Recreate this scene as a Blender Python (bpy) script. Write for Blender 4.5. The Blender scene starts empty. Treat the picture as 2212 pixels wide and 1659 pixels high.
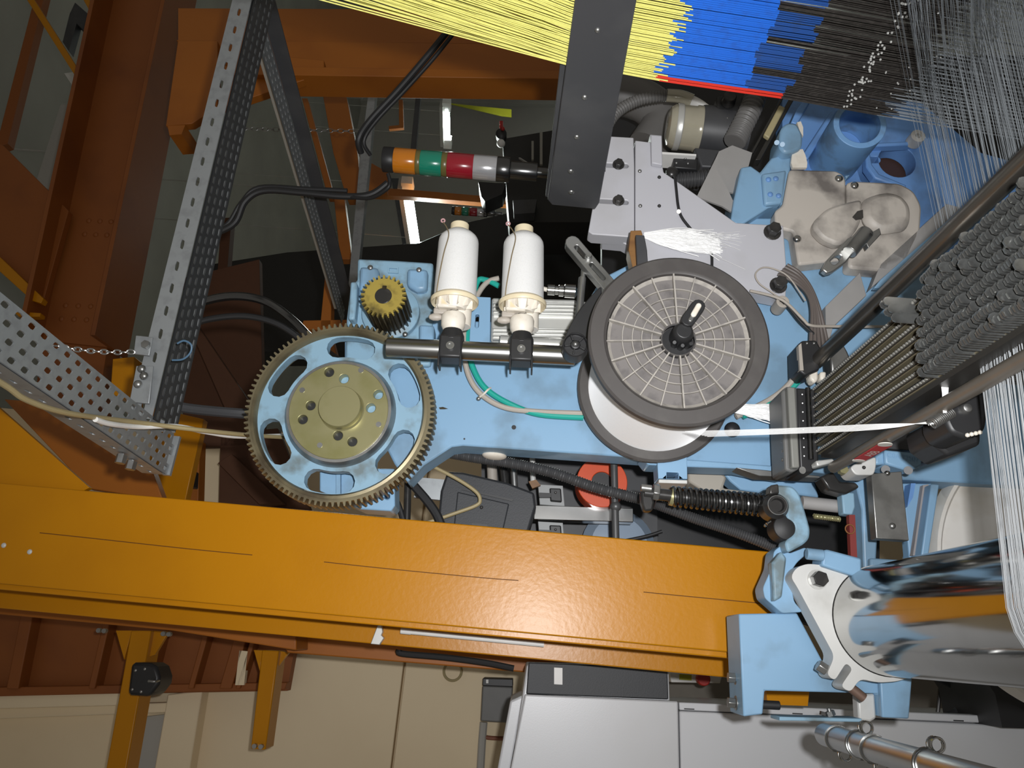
import bpy, bmesh, math, random
from mathutils import Vector, Matrix
random.seed(7)
SC = bpy.context.scene
COL = SC.collection
# ------------------------------------------------------------------ camera
FPX, CX, CY = 1720.0, 1106.0, 829.5
ROLL, PITCH, YAW = math.radians(4.7), math.radians(2.2), math.radians(18.0)
CAM = Vector((0, 0, 1.5))
FW = Vector((0, math.cos(PITCH), math.sin(PITCH)))
U0 = Vector((0, -math.sin(PITCH), math.cos(PITCH)))
R0 = Vector((1, 0, 0))
IR = -math.cos(ROLL) * U0 + math.sin(ROLL) * R0      # picture right (the camera was held on its side)
IU = math.sin(ROLL) * U0 + math.cos(ROLL) * R0       # picture up
cd = bpy.data.cameras.new('camera'); cam = bpy.data.objects.new('camera', cd); COL.objects.link(cam)
cd.sensor_width = 36; cd.lens = FPX / 2212 * 36; cd.clip_start = 0.01; cd.clip_end = 100
mw = Matrix.Identity(4)
for i in range(3):
    mw[i][0] = IR[i]; mw[i][1] = IU[i]; mw[i][2] = -FW[i]; mw[i][3] = CAM[i]
cam.matrix_world = mw
SC.camera = cam
# ------------------------------------------------------------------ light
SC.view_settings.view_transform = 'Standard'; SC.view_settings.look = 'None'
SC.view_settings.gamma = 1; SC.view_settings.use_curve_mapping = False
SC.view_settings.exposure = 0.0
wd = bpy.data.worlds.new('hall_air'); SC.world = wd; wd.use_nodes = True
wd.node_tree.nodes['Background'].inputs[0].default_value = (1.0, 0.93, 0.82, 1)
wd.node_tree.nodes['Background'].inputs[1].default_value = 0.19
fl = bpy.data.lights.new('camera_flash', 'SPOT'); fl.energy = 64; fl.shadow_soft_size = 0.012; fl.spot_size = math.radians(100); fl.spot_blend = 1.0
fl.color = (0.99, 0.99, 1.0)
flo = bpy.data.objects.new('camera_flash', fl); COL.objects.link(flo)
flo.matrix_world = mw; flo.location = CAM + IR * 0.045 + IU * 0.04 - FW * 0.02
# ------------------------------------------------------------------ machine axes
N = Vector((math.sin(YAW), -math.cos(YAW), 0))        # out of the loom side, towards the camera
T = Vector((math.cos(YAW), math.sin(YAW), 0))         # along the loom side
Z = Vector((0, 0, 1))
def ray(px, py): return IR * ((px - CX) / FPX) + IU * ((CY - py) / FPX) + FW
def P(px, py, d): return CAM + ray(px, py) * d
P0 = P(CX, CY, 1.22)
def M(px, py, h=0.0):                                 # point on the plane h metres in front of the loom side
    v = ray(px, py); return CAM + v * ((h - N.dot(CAM - P0)) / N.dot(v))
def Q(px, py, tc):                                    # point on a plane across the loom (T = tc)
    v = ray(px, py); return CAM + v * ((tc - T.dot(CAM - P0)) / T.dot(v))
def G(px, py, z):                                     # point on a level plane
    v = ray(px, py); return CAM + v * ((z - CAM.z) / v.z)
def mm(px, p): return px * (p - CAM).dot(FW) / FPX     # pixels at a point -> metres
def tq(p): return T.dot(p - P0)
def hq(p): return N.dot(p - P0)
def W3(h, t, z): q = P0 + N * h + T * t; return Vector((q.x, q.y, z))
# ------------------------------------------------------------------ mesh helper
def frame(ax):
    ax = ax.normalized(); a = Vector((0, 0, 1)) if abs(ax.z) < 0.9 else Vector((1, 0, 0))
    x = a.cross(ax).normalized(); return x, ax.cross(x), ax
def smooth_path(pts, k=6):
    if len(pts) < 3: return pts
    out = []; n = len(pts)
    for i in range(n - 1):
        p0 = pts[max(i - 1, 0)]; p1 = pts[i]; p2 = pts[i + 1]; p3 = pts[min(i + 2, n - 1)]
        for j in range(k):
            t = j / k; t2 = t * t; t3 = t2 * t
            out.append(0.5 * ((2 * p1) + (p2 - p0) * t + (2 * p0 - 5 * p1 + 4 * p2 - p3) * t2 + (3 * p1 - p0 - 3 * p2 + p3) * t3))
    out.append(pts[-1]); return out
class Mb:
    def __init__(s): s.v = []; s.f = []
    def add(s, vs, fs):
        o = len(s.v); s.v += [Vector(v) for v in vs]; s.f += [tuple(o + i for i in f) for f in fs]; return s
    def prism(s, pts, vec):                            # outline pushed along vec
        n = len(pts)
        return s.add(list(pts) + [p + vec for p in pts], [tuple(range(n)), tuple(range(2 * n - 1, n - 1, -1))] +
                     [(i, i + n, (i + 1) % n + n, (i + 1) % n) for i in range(n)])
    def holed(s, outer, holes, vec):                   # outline with holes, pushed along vec
        bm = bmesh.new(); loops = []; es = []
        for lp in [outer] + list(holes):
            vs = [bm.verts.new(p) for p in lp]; loops.append(vs)
            es += [bm.edges.new((vs[i], vs[(i + 1) % len(vs)])) for i in range(len(vs))]
        bmesh.ops.triangle_fill(bm, use_beauty=True, use_dissolve=False, edges=es, normal=vec)
        bm.verts.index_update()
        vs = [v.co.copy() for v in bm.verts]; fs = [tuple(v.index for v in f.verts) for f in bm.faces]
        n = len(vs); side = []
        for lp in loops:
            ix = [v.index for v in lp]; m = len(ix)
            side += [(ix[i], ix[(i + 1) % m], ix[(i + 1) % m] + n, ix[i] + n) for i in range(m)]
        bm.free()
        return s.add(vs + [v + vec for v in vs], fs + [tuple(i + n for i in reversed(f)) for f in fs] + side)
    def box(s, c, ax, sz):                             # centre, three axes, three full sizes
        a, b, d = [ax[i].normalized() * sz[i] / 2 for i in range(3)]
        return s.prism([c - a - b - d, c + a - b - d, c + a + b - d, c - a + b - d], 2 * d)
    def span(s, p, q, a, wa, b, wb):                   # bar from p to q, section wa along a, wb along b
        a = a * wa / 2; b = b * wb / 2
        return s.prism([p - a - b, p + a - b, p + a + b, p - a + b], q - p)
    def lathe(s, p, ax, prof, seg=32, caps=True):      # prof: (radius, distance along the axis)
        x, y, z = frame(ax); vs = []; fs = []
        for r, h in prof:
            for k in range(seg):
                a = 2 * math.pi * k / seg; vs.append(p + z * h + (x * math.cos(a) + y * math.sin(a)) * r)
        for i in range(len(prof) - 1):
            for k in range(seg):
                k2 = (k + 1) % seg; fs.append((i * seg + k, i * seg + k2, (i + 1) * seg + k2, (i + 1) * seg + k))
        if caps:
            fs.append(tuple(range(seg - 1, -1, -1))); m = (len(prof) - 1) * seg; fs.append(tuple(range(m, m + seg)))
        return s.add(vs, fs)
    def cyl(s, p, q, r, r2=None, seg=24):
        r2 = r if r2 is None else r2
        return s.lathe(p, q - p, [(r, 0), (r2, (q - p).length)], seg)
    def pipe(s, p, q, r, ri, seg=32):
        L = (q - p).length
        return s.lathe(p, q - p, [(ri, 0), (r, 0), (r, L), (ri, L), (ri, 0)], seg, False)
    def tube(s, path, r, seg=10, k=6):
        pts = smooth_path(path, k); n = len(pts); vs = []; fs = []
        x = None
        for i, p in enumerate(pts):
            d = (pts[min(i + 1, n - 1)] - pts[max(i - 1, 0)]).normalized()
            if x is None: x = frame(d)[0]
            x = (x - d * x.dot(d)).normalized(); y = d.cross(x)
            rr = r(i / (n - 1)) if callable(r) else r
            for j in range(seg):
                a = 2 * math.pi * j / seg; vs.append(p + (x * math.cos(a) + y * math.sin(a)) * rr)
        for i in range(n - 1):
            for j in range(seg):
                j2 = (j + 1) % seg; fs.append((i * seg + j, i * seg + j2, (i + 1) * seg + j2, (i + 1) * seg + j))
        fs.append(tuple(range(seg - 1, -1, -1))); fs.append(tuple(range((n - 1) * seg, n * seg)))
        return s.add(vs, fs)
    def ball(s, c, r, seg=16, ax=None, sq=1.0):
        ax = ax or Z; prof = []
        for i in range(seg // 2 + 1):
            a = math.pi * i / (seg // 2); prof.append((max(r * math.sin(a), 1e-5), -r * sq * math.cos(a)))
        return s.lathe(c, ax, prof, seg)
    def dome(s, c, ax, r, h, seg=14):
        prof = [(r, 0)] + [(max(r * math.cos(a), 1e-5), h * math.sin(a)) for a in (0.4, 0.8, 1.2, 1.57)]
        return s.lathe(c, ax, prof, seg)
    def hexa(s, c, ax, r, h, rot=0.3):
        x, y, z = frame(ax)
        o = [c + (x * math.cos(a) + y * math.sin(a)) * r for a in [rot + i * math.pi / 3 for i in range(6)]]
        return s.prism(o, z * h)
    def torus(s, c, ax, R, r, seg=24, rs=8):
        x, y, z = frame(ax); vs = []; fs = []
        for i in range(seg):
            a = 2 * math.pi * i / seg; d = x * math.cos(a) + y * math.sin(a)
            for j in range(rs):
                b = 2 * math.pi * j / rs; vs.append(c + d * (R + r * math.cos(b)) + z * r * math.sin(b))
        for i in range(seg):
            for j in range(rs):
                fs.append((i * rs + j, ((i + 1) % seg) * rs + j, ((i + 1) % seg) * rs + (j + 1) % rs, i * rs + (j + 1) % rs))
        return s.add(vs, fs)
    def helix(s, p, q, R, r, turns, seg=8, R2=None):
        x, y, z = frame(q - p); L = (q - p).length; n = int(turns * 18); R2 = R2 or R
        return s.tube([p + z * (L * i / n) + (x * math.cos(2 * math.pi * turns * i / n) + y * math.sin(2 * math.pi * turns * i / n)) * (R + (R2 - R) * i / n) for i in range(n + 1)], r, seg, 1)
    def ring(s, c, ax, radii, ri, h):                  # toothed ring: radii = list of outer radii round the circle
        x, y, z = frame(ax); n = len(radii); vs = []; fs = []
        for hh in (0, h):
            for i, (a, r) in enumerate(radii):
                d = x * math.cos(a) + y * math.sin(a); vs += [c + d * r + z * hh, c + d * ri + z * hh]
        m = 2 * n
        for i in range(n):
            j = (i + 1) % n
            fs += [(2 * i, 2 * j, 2 * j + 1, 2 * i + 1), (m + 2 * i, m + 2 * i + 1, m + 2 * j + 1, m + 2 * j),
                   (2 * i, m + 2 * i, m + 2 * j, 2 * j), (2 * i + 1, 2 * j + 1, m + 2 * j + 1, m + 2 * i + 1)]
        return s.add(vs, fs)
def teeth(n, rr, ra):
    o = []; s = 2 * math.pi / n
    for i in range(n): o += [(s * i, rr), (s * (i + .28), rr), (s * (i + .42), ra), (s * (i + .68), ra), (s * (i + .82), rr)]
    return o
def circ(c, ax, r, n=24, sq=1.0, rot=0):
    x, y, z = frame(ax); return [c + x * math.cos(rot + 2 * math.pi * i / n) * r + y * math.sin(rot + 2 * math.pi * i / n) * r * sq for i in range(n)]
def hole(px, py, h, r, n=16):                          # a round hole on the plane h, radius in pixels
    c = M(px, py, h); return circ(c, N, mm(r, c), n)
def slot(px, py, qx, qy, h, r, n=6):                   # a rounded slot between two pixels on the plane h
    a, b = M(px, py, h), M(qx, qy, h); d = (b - a).normalized(); w = N.cross(d); rr = mm(r, a); o = []
    for i in range(n + 1): t = math.pi / 2 + math.pi * i / n; o.append(a + (d * math.cos(t) + w * math.sin(t)) * rr)
    for i in range(n + 1): t = -math.pi / 2 + math.pi * i / n; o.append(b + (d * math.cos(t) + w * math.sin(t)) * rr)
    return o
def rnd(pts, r=8, n=4):                              # outline with rounded corners (picture pixels)
    o = []; m = len(pts)
    for i in range(m):
        a, b, c = Vector(pts[i - 1][:2]), Vector(pts[i][:2]), Vector(pts[(i + 1) % m][:2])
        u, v = a - b, c - b; k = min(r, .45 * u.length, .45 * v.length)
        p, q = b + u.normalized() * k, b + v.normalized() * k
        for j in range(n + 1):
            t = j / n; w = p * (1 - t) ** 2 + b * 2 * t * (1 - t) + q * t * t; o.append((w.x, w.y))
    return o
def PM(pts, h=None): return [M(p[0], p[1], p[2] if h is None else h) for p in pts]
def PP(pts, d=None): return [P(p[0], p[1], p[2] if d is None else d) for p in pts]
# ------------------------------------------------------------------ objects
ROOT = {}
def thing(name, label, cat, loc, group=None):
    o = bpy.data.objects.new(name, None); COL.objects.link(o); o.location = loc; o.empty_display_size = 0.02
    o['label'] = label; o['category'] = cat
    if group: o['group'] = group
    ROOT[o] = Vector(loc); return o
def mesh_of(name, B, mat, org, bev=0, ang=35):
    me = bpy.data.meshes.new(name); me.from_pydata([v - org for v in B.v], [], B.f); me.validate()
    bm = bmesh.new(); bm.from_mesh(me); bmesh.ops.recalc_face_normals(bm, faces=bm.faces)
    bm.to_mesh(me); bm.free()
    me.polygons.foreach_set('use_smooth', [True] * len(me.polygons)); me.set_sharp_from_angle(angle=math.radians(ang))
    me.materials.append(mat); return me
def bevel(o, w):
    if w:
        b = o.modifiers.new('edge', 'BEVEL'); b.width = w; b.segments = 2; b.limit_method = 'ANGLE'; b.angle_limit = math.radians(40); b.harden_normals = False
def part(name, B, mat, parent, bev=0, label=None, kind=None, ang=35):
    org = ROOT[parent]; o = bpy.data.objects.new(name, mesh_of(name, B, mat, org, ang=ang)); COL.objects.link(o)
    o.parent = parent; ROOT[o] = org; bevel(o, bev)
    if label: o['label'] = label
    if kind: o['kind'] = kind
    return o
def solo(name, label, cat, B, mat, bev=0, group=None, kind=None, ang=35):
    lo = Vector([min(v[i] for v in B.v) for i in range(3)]); hi = Vector([max(v[i] for v in B.v) for i in range(3)])
    org = Vector(((lo.x + hi.x) / 2, (lo.y + hi.y) / 2, lo.z))
    o = bpy.data.objects.new(name, mesh_of(name, B, mat, org, ang=ang)); COL.objects.link(o); o.location = org; bevel(o, bev)
    ROOT[o] = org
    if label: o['label'] = label
    if cat: o['category'] = cat
    if group: o['group'] = group
    if kind: o['kind'] = kind
    return o
def struct(name, B, mat, label=None, bev=0):
    return solo(name, label, None, B, mat, bev, kind='structure')
def text(name, body, p, xd, yd, size, mat, parent, depth=0.0004):
    cu = bpy.data.curves.new(name, 'FONT'); cu.body = body; cu.size = 1; cu.extrude = 0; cu.align_x = 'CENTER'; cu.align_y = 'CENTER'
    tmp = bpy.data.objects.new(name, cu); COL.objects.link(tmp)
    dg = bpy.context.evaluated_depsgraph_get(); me = bpy.data.meshes.new_from_object(tmp.evaluated_get(dg))
    B = Mb(); xd = xd.normalized(); yd = yd.normalized(); nd = xd.cross(yd)
    vs = [p + xd * v.co.x * size + yd * v.co.y * size + nd * depth for v in me.vertices]
    B.add(vs, [tuple(f.vertices) for f in me.polygons])
    bpy.data.objects.remove(tmp); bpy.data.meshes.remove(me); bpy.data.curves.remove(cu)
    return part(name, B, mat, parent)
def copy_tree(o, parent=None):
    c = o.copy(); COL.objects.link(c); c.parent = parent; ROOT[c] = ROOT.get(o, Vector())
    for ch in list(o.children): copy_tree(ch, c)
    return c
# ------------------------------------------------------------------ materials
def lin(c):
    c = c.lstrip('#'); o = []
    for i in (0, 2, 4):
        v = int(c[i:i + 2], 16) / 255; o.append(v / 12.92 if v <= .04045 else ((v + .055) / 1.055) ** 2.4)
    return o
MATS = {}
def mat(name, col, rough=.5, metal=0, dirt=None, amt=.5, scale=30, bump=0, bscale=200, emit=0, trans=0, stretch=None, var=.06, spec=.5, coat=0):
    m = bpy.data.materials.new(name); m.use_nodes = True; nt = m.node_tree; b = nt.nodes['Principled BSDF']; L = nt.links.new
    c = lin(col) if isinstance(col, str) else col
    b.inputs['Roughness'].default_value = rough; b.inputs['Metallic'].default_value = metal
    b.inputs['Specular IOR Level'].default_value = spec
    b.inputs['Transmission Weight'].default_value = trans; b.inputs['Coat Weight'].default_value = coat
    if emit:
        b.inputs['Emission Color'].default_value = (*c, 1); b.inputs['Emission Strength'].default_value = emit
    tc = nt.nodes.new('ShaderNodeTexCoord'); mp = nt.nodes.new('ShaderNodeMapping'); L(tc.outputs['Object'], mp.inputs[0])
    if stretch: mp.inputs['Scale'].default_value = stretch
    n1 = nt.nodes.new('ShaderNodeTexNoise'); n1.inputs['Scale'].default_value = scale; n1.inputs['Detail'].default_value = 6; L(mp.outputs[0], n1.inputs['Vector'])
    mx = nt.nodes.new('ShaderNodeMix'); mx.data_type = 'RGBA'
    d = (lin(dirt) if isinstance(dirt, str) else dirt) if dirt else [x * .55 for x in c]
    mx.inputs['A'].default_value = (*c, 1); mx.inputs['B'].default_value = (*d, 1)
    rp = nt.nodes.new('ShaderNodeMapRange'); L(n1.outputs[0], rp.inputs[0])
    if dirt: rp.inputs[1].default_value = .49; rp.inputs[2].default_value = .67; rp.inputs[3].default_value = 0; rp.inputs[4].default_value = amt
    else: rp.inputs[1].default_value = .3; rp.inputs[2].default_value = .7; rp.inputs[3].default_value = 0; rp.inputs[4].default_value = var * 3
    L(rp.outputs[0], mx.inputs['Factor']); L(mx.outputs['Result'], b.inputs['Base Color'])
    if bump:
        n2 = nt.nodes.new('ShaderNodeTexNoise'); n2.inputs['Scale'].default_value = bscale; n2.inputs['Detail'].default_value = 2; L(mp.outputs[0], n2.inputs['Vector'])
        bp = nt.nodes.new('ShaderNodeBump'); bp.inputs['Strength'].default_value = bump; bp.inputs['Distance'].default_value = .002; L(n2.outputs[0], bp.inputs['Height']); L(bp.outputs[0], b.inputs['Normal'])
    MATS[name] = m; return m
blue = mat('blue_machine_paint', (.225, .395, .575), .42, dirt='#5f6f78', amt=.45, scale=14)
blue_old = mat('worn_blue_paint', (.235, .39, .51), .5, dirt='#5a5a4c', amt=.7, scale=26)
blue_deep = mat('blue_casting_paint', (.15, .32, .66), .45, dirt='#4a4a48', amt=.4, scale=16)
orange = mat('orange_steel_paint', (.50, .20, .002), .31, dirt=(.43, .165, .002), amt=.5, scale=5, bump=.10, bscale=130, spec=.25)
orange_dimmer = mat('dimmed_dark_orange', (.085, .03, .010), .7)  # darkest copy of the steel orange, with the far dimness in its colour
orange_dim = mat('dimmed_girder_orange', (.26, .075, .010), .6, dirt=(.17, .045, .008), amt=.6, scale=3)  # darker copy of the orange paint: weak light put into the colour
orange_b = mat('orange_girder_paint', (.38, .115, .006), .5, dirt=(.26, .07, .004), amt=.6, scale=3)
steel = mat('bare_steel', (.36, .36, .35), .38, .9, dirt=(.2, .2, .19), amt=.6, scale=30)
galv = mat('galvanised_sheet', (.34, .36, .37), .48, .55, dirt=(.25, .26, .27), amt=.6, scale=60)
chrome = mat('chromed_steel', (.42, .415, .40), .11, 1, var=.05)
rod_d = mat('dull_round_steel', (.42, .43, .43), .33, 1, var=.05)
chrome_r = mat('brushed_chrome', (.5, .5, .49), .2, 1, var=.05)
silver = mat('silver_casting', (.60, .60, .58), .5, .15, dirt=(.4, .39, .36), amt=.5, scale=20)
alu = mat('aluminium', (.6, .6, .57), .38, .4, var=.05)
blk = mat('black_plastic', (.02, .02, .021), .45, var=.1)
blk_m = mat('blackened_steel', (.035, .034, .033), .3, .3, dirt=(.12, .11, .1), amt=.35, scale=40)
blk_r = mat('black_rubber', (.016, .016, .017), .55)
blk_gl = mat('polished_black_bar', (.14, .14, .14), .24, .95, var=.05)
barm = mat('dark_polished_steel', (.30, .30, .29), .30, 1, var=.05)
dkgrey = mat('dark_grey_paint', (.05, .051, .055), .5, dirt=(.085, .085, .085), amt=.4, scale=12)
dkbox = mat('anthracite_plastic', (.032, .034, .038), .55, bump=.1, bscale=400)
grey_l = mat('light_grey_enamel', (.50, .50, .535), .42, dirt=(.36, .35, .33), amt=.3, scale=9)
cabg = mat('cabinet_grey_enamel', (.65, .66, .68), .33, dirt=(.55, .54, .52), amt=.3, scale=3, bump=.03, bscale=500)
beige = mat('beige_cover_plastic', (.50, .46, .41), .5, dirt=(.14, .125, .115), amt=.95, scale=13)
taupe = mat('dusty_spool_plastic', (.066, .06, .057), .5, dirt=(.10, .094, .086), amt=.5, scale=25)
dust = mat('dust_grey_plastic', (.165, .152, .145), .75, dirt=(.085, .078, .078), amt=.8, scale=45)
rib_d = mat('pale_dusty_rib', (.36, .335, .30), .8, dirt=(.2, .185, .17), amt=.7, scale=60)
yarn_b = mat('bobbin_yarn', (.74, .74, .73), .5, dirt=(.62, .62, .6), amt=.5, scale=900, bump=.2, bscale=1500)
yarn = mat('white_yarn', (.97, .97, .96), .65, dirt=(.84, .85, .86), amt=.3, scale=300)
b_ = yarn.node_tree.nodes['Principled BSDF']; b_.inputs['Sheen Weight'].default_value = 1; b_.inputs['Sheen Roughness'].default_value = .35
yarn_w = mat('warp_yarn', (.44, .46, .475), .6, dirt=(.28, .30, .31), amt=.6, scale=60)
farblk = mat('far_machine_black', (.022, .021, .019), .6)
yarn_g = mat('grey_white_warp', (.22, .24, .255), .6, dirt=(.15, .16, .17), amt=.5, scale=80)
cream = mat('cream_plastic', (.74, .64, .44), .42, dirt=(.6, .5, .33), amt=.4, scale=40)
creamw = mat('ivory_plastic', (.76, .71, .62), .4, dirt=(.55, .48, .38), amt=.4, scale=60)
brass = mat('olive_passivated_steel', (.36, .335, .175), .34, .55, dirt=(.25, .24, .08), amt=.7, scale=12)
brass_g = mat('greasy_bronze', (.42, .32, .07), .42, .35, dirt=(.05, .04, .02), amt=.8, scale=35)
grease = mat('greased_teeth', (.055, .043, .024), .35, .4, dirt=(.015, .012, .009), amt=.9, scale=40)
tooth_m = mat('oily_gear_rim', (.20, .17, .10), .42, .5, dirt=(.07, .05, .03), amt=.8, scale=18)
cord_y = mat('yellow_harness_cord', (.66, .63, .17), .6, dirt=(.5, .45, .09), amt=.4, scale=200)
cord_b = mat('blue_heat_shrink', (.015, .115, .52), .42, dirt=(.02, .08, .34), amt=.5, scale=100)
cord_b2 = mat('dull_blue_sleeve', (.012, .06, .24), .5, dirt=(.02, .05, .15), amt=.6, scale=60)
cord_r = mat('red_heat_shrink', (.58, .03, .015), .45)
cord_d = mat('dark_heddle_wire', (.045, .04, .036), .42, .3, dirt=(.1, .09, .08), amt=.5, scale=150)
wirem = mat('drop_wire_steel', (.36, .37, .36), .24, .85, dirt=(.12, .12, .115), amt=.7, scale=60)
railm = mat('dark_oiled_rail', (.055, .052, .047), .4, .5)
rail_e = mat('brassy_rail_edge', (.30, .26, .17), .4, .6)
wallm = mat('cream_wall_paint', (.84, .70, .48), .8, dirt=(.72, .58, .38), amt=.5, scale=1.3)
hallw = mat('grey_hall_paint', (.40, .39, .36), .85, dirt=(.32, .31, .28), amt=.4, scale=1)
ceilm = mat('grey_roof_sheet', (.36, .35, .31), .85, var=.1, scale=2)
floorm = mat('grey_concrete_floor', (.26, .25, .23), .7, dirt=(.18, .17, .15), amt=.5, scale=3)
teal = mat('teal_hose', (.015, .36, .29), .35)
tan = mat('grey_tan_hose', (.42, .38, .33), .5)
tan2 = mat('yellowed_tube', (.36, .29, .15), .45)
wht = mat('white_plastic', (.8, .79, .76), .45)
wood = mat('brown_hardwood', (.24, .12, .04), .5, dirt=(.12, .05, .02), amt=.7, scale=40, stretch=(1, 1, .2))
red = mat('red_plastic', (.42, .02, .015), .4)
orl = mat('orange_tape_roll', (.62, .07, .012), .4)
hoseg = mat('grey_corrugated_hose', (.16, .155, .15), .45)
hosed = mat('dark_corrugated_hose', (.055, .055, .057), .45)
blue_mid = mat('clean_blue_casting', (.18, .37, .66), .42, dirt='#5a5f5f', amt=.5, scale=30)
clear = mat('smoky_clear_plastic', (.42, .39, .3), .15, .1, coat=.6)
lampm = mat('fluorescent_tube_glow', (.86, 1.0, .97), .4, emit=40)
sgl = {'amber': mat('amber_lens', (.62, .2, .01), .22, coat=.7), 'green': mat('green_lens', (.01, .24, .15), .22, coat=.7),
       'red': mat('red_lens', (.34, .012, .025), .22, coat=.7), 'clear': mat('clear_lens', (.66, .66, .68), .18, .5, coat=.7)}
olive = mat('olive_smoked_plastic', (.16, .13, .04), .3)
label_r = mat('red_label_print', (.5, .03, .03), .45)
label_w = mat('white_label_print', (.7, .68, .62), .5)
ygreen = mat('yellow_green_paint', (.40, .40, .02), .6)
copperm = mat('copper_wire', (.55, .25, .1), .35, .7)
# ================================================================== the hall
def slab(h0, h1, t0, t1, z0, z1):
    return Mb().prism([W3(h0, t0, z0), W3(h1, t0, z0), W3(h1, t1, z0), W3(h0, t1, z0)], Z * (z1 - z0))
struct('floor', slab(1.0, -11.1, -7, 13, -.1, 0), floorm)
struct('ceiling', slab(.2, -11.1, -7, 13, 5.2, 5.3), ceilm)
struct('wall_back', slab(-11, -11.1, -7, 13, 0, 5.2), hallw)
struct('wall_right', slab(.2, -11, 12.4, 12.5, 0, 5.2), hallw)
HW = -1.45
tw1 = tq(M(930, 960, HW))
wl = struct('wall_left', slab(HW - .04, HW - .16, -5.5, tw1, 0, 5.2), wallm)
zj = M(866, 1500, HW).z
for z0, z1 in ((zj + .004, 5.19), (.01, zj - .004)):
    part('panel', slab(HW, HW - .05, -5.5, tw1, z0, z1), wallm, wl, .003)
# cream trims on the wall near the brown arm
Mt = lambda pts, h, th: Mb().prism(PM(pts, h), -N * th)
struct('trim_1', Mt([(-900, 1522), (262, 1495), (262, 1524), (-900, 1555)], HW + .10, .1), wallm, bev=.004)
struct('trim_2', Mt([(-900, 1556), (420, 1516), (410, 1537), (-900, 1588)], HW + .05, .05), wallm, bev=.004)
struct('trim_3', Mt([(362, 1500), (437, 1492), (260, 2580), (170, 2580)], HW + .06, .06), wallm, bev=.004)
struct('recess_strip', Mt([(312, 1548), (357, 1543), (198, 2500), (130, 2500)], HW + .02, .03), hallw, bev=.002)  # grey strip drawn for a recess, its shade put into the colour
# far tubes
def tube_lamp(a, b, r, label, power):
    t = thing('fluorescent_lamp', label, 'lamp', a, 'fluorescent lamps far down the hall')
    d = (b - a).normalized(); w = frame(d)[0]
    part('housing', Mb().span(a + Z * r * 1.9, b + Z * r * 1.9, T, r * 3.4, Z, r * 1.2), hallw, t)
    part('tube', Mb().cyl(a + d * r * 2, b - d * r * 2, r, seg=12), lampm, t)
    for f in (.2, .8):
        p = a.lerp(b, f) + Z * r * 2; part('hanger', Mb().cyl(p, Vector((p.x, p.y, 5.2)), .004, seg=6), hallw, t)
    for e, s in ((a, 1), (b, -1)): part('lamp_holder', Mb().span(e - d * s * r, e + d * s * r * 2, T, r * 2.2, Z, r * 3), wht, t)
    ll = bpy.data.lights.new('tube_light', 'AREA'); ll.shape = 'RECTANGLE'; ll.size = (b - a).length; ll.size_y = r * 2; ll.energy = power; ll.color = (.9, 1, .95)
    lo_ = bpy.data.objects.new('tube_light', ll); COL.objects.link(lo_); x, y, zz = d, Z.cross(d).normalized(), None
    zz = x.cross(y); lm = Matrix.Identity(4)
    for i in range(3): lm[i][0] = x[i]; lm[i][1] = y[i]; lm[i][2] = zz[i]; lm[i][3] = ((a + b) / 2)[i] - (r * 1.6 if i == 2 else 0)
    lo_.matrix_world = lm; lo_.parent = t; lo_.matrix_parent_inverse = Matrix.Translation(-ROOT[t])
    return t
zl = 3.45
a1, b1 = G(877, 398, zl), G(902, 540, zl); a2, b2 = G(965, 222, zl), G(967, 310, zl)
def near_lamp(px0, px1, d0, d1, rpx, label):
    a = P(*px0, d0); b = P(*px1, d1); return tube_lamp(a, b, mm(rpx, a), label, 90)
near_lamp((880, 396), (902, 542), 6.0, 6.4, 8, 'bright bare fluorescent tube lamp hanging beside the grey post')
near_lamp((965, 224), (967, 310), 9.0, 9.2, 6, 'slim white fluorescent tube lamp before the yellow-green strip')
# ------------------------------------------------------------------ orange column in front
HC = -.075
tt0, tt1 = tq(M(830, 1339, HC)), tq(M(830, 1117, HC))
zcb = M(1690, 1250, HC).z
def colbox(h0, h1, ta, tb, z0=zcb, z1=5.2): return slab(h0, h1, ta, tb, z0, z1)
col = thing('steel_column', 'glossy orange steel column standing in front of the loom side', 'column', W3(HC - .1, (tt0 + tt1) / 2, zcb))
part('front_flange', colbox(HC, HC - .012, tt0, tt1), orange, col, .002)
lip = tq(M(830, 1352, HC - .014))
part('backing_plate', colbox(HC - .0135, HC - .022, lip, tt1 - .004), orange, col, .002)
part('web', colbox(HC - .022, HC - .25, (tt0 + tt1) / 2 - .006, (tt0 + tt1) / 2 + .006), orange, col)
trear = tq(M(830, 1393, HC - .20))
part('rear_flange', colbox(HC - .20, HC - .215, trear, tt1 - .02), orange, col, .002)
for px, py in ((8, 1178), (64, 1192)): part('weld_bead', Mb().dome(M(px, py, HC), N, .004, .002), silver, col)
seamm = mat('dark_seam_paint', (.13, .045, .002), .6)  # dark orange for the thin lines along the plate seams
for pts in (((86, 1151), (200, 1163), (400, 1185), (545, 1199)), ((700, 1214), (830, 1228), (1040, 1248), (1120, 1254)), ((1390, 1279), (1470, 1287), (1640, 1303))):
    part('weld_seam', Mb().tube(PM([(x, y, HC) for x, y in pts]), .0007, 5, 3), seamm, col)
part('gusset', Mb().prism(PM([(-60, 830), (193, 1053), (180, 1060), (-60, 1042)], HC - .02), -N * .012), orange, col, .001)
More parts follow.
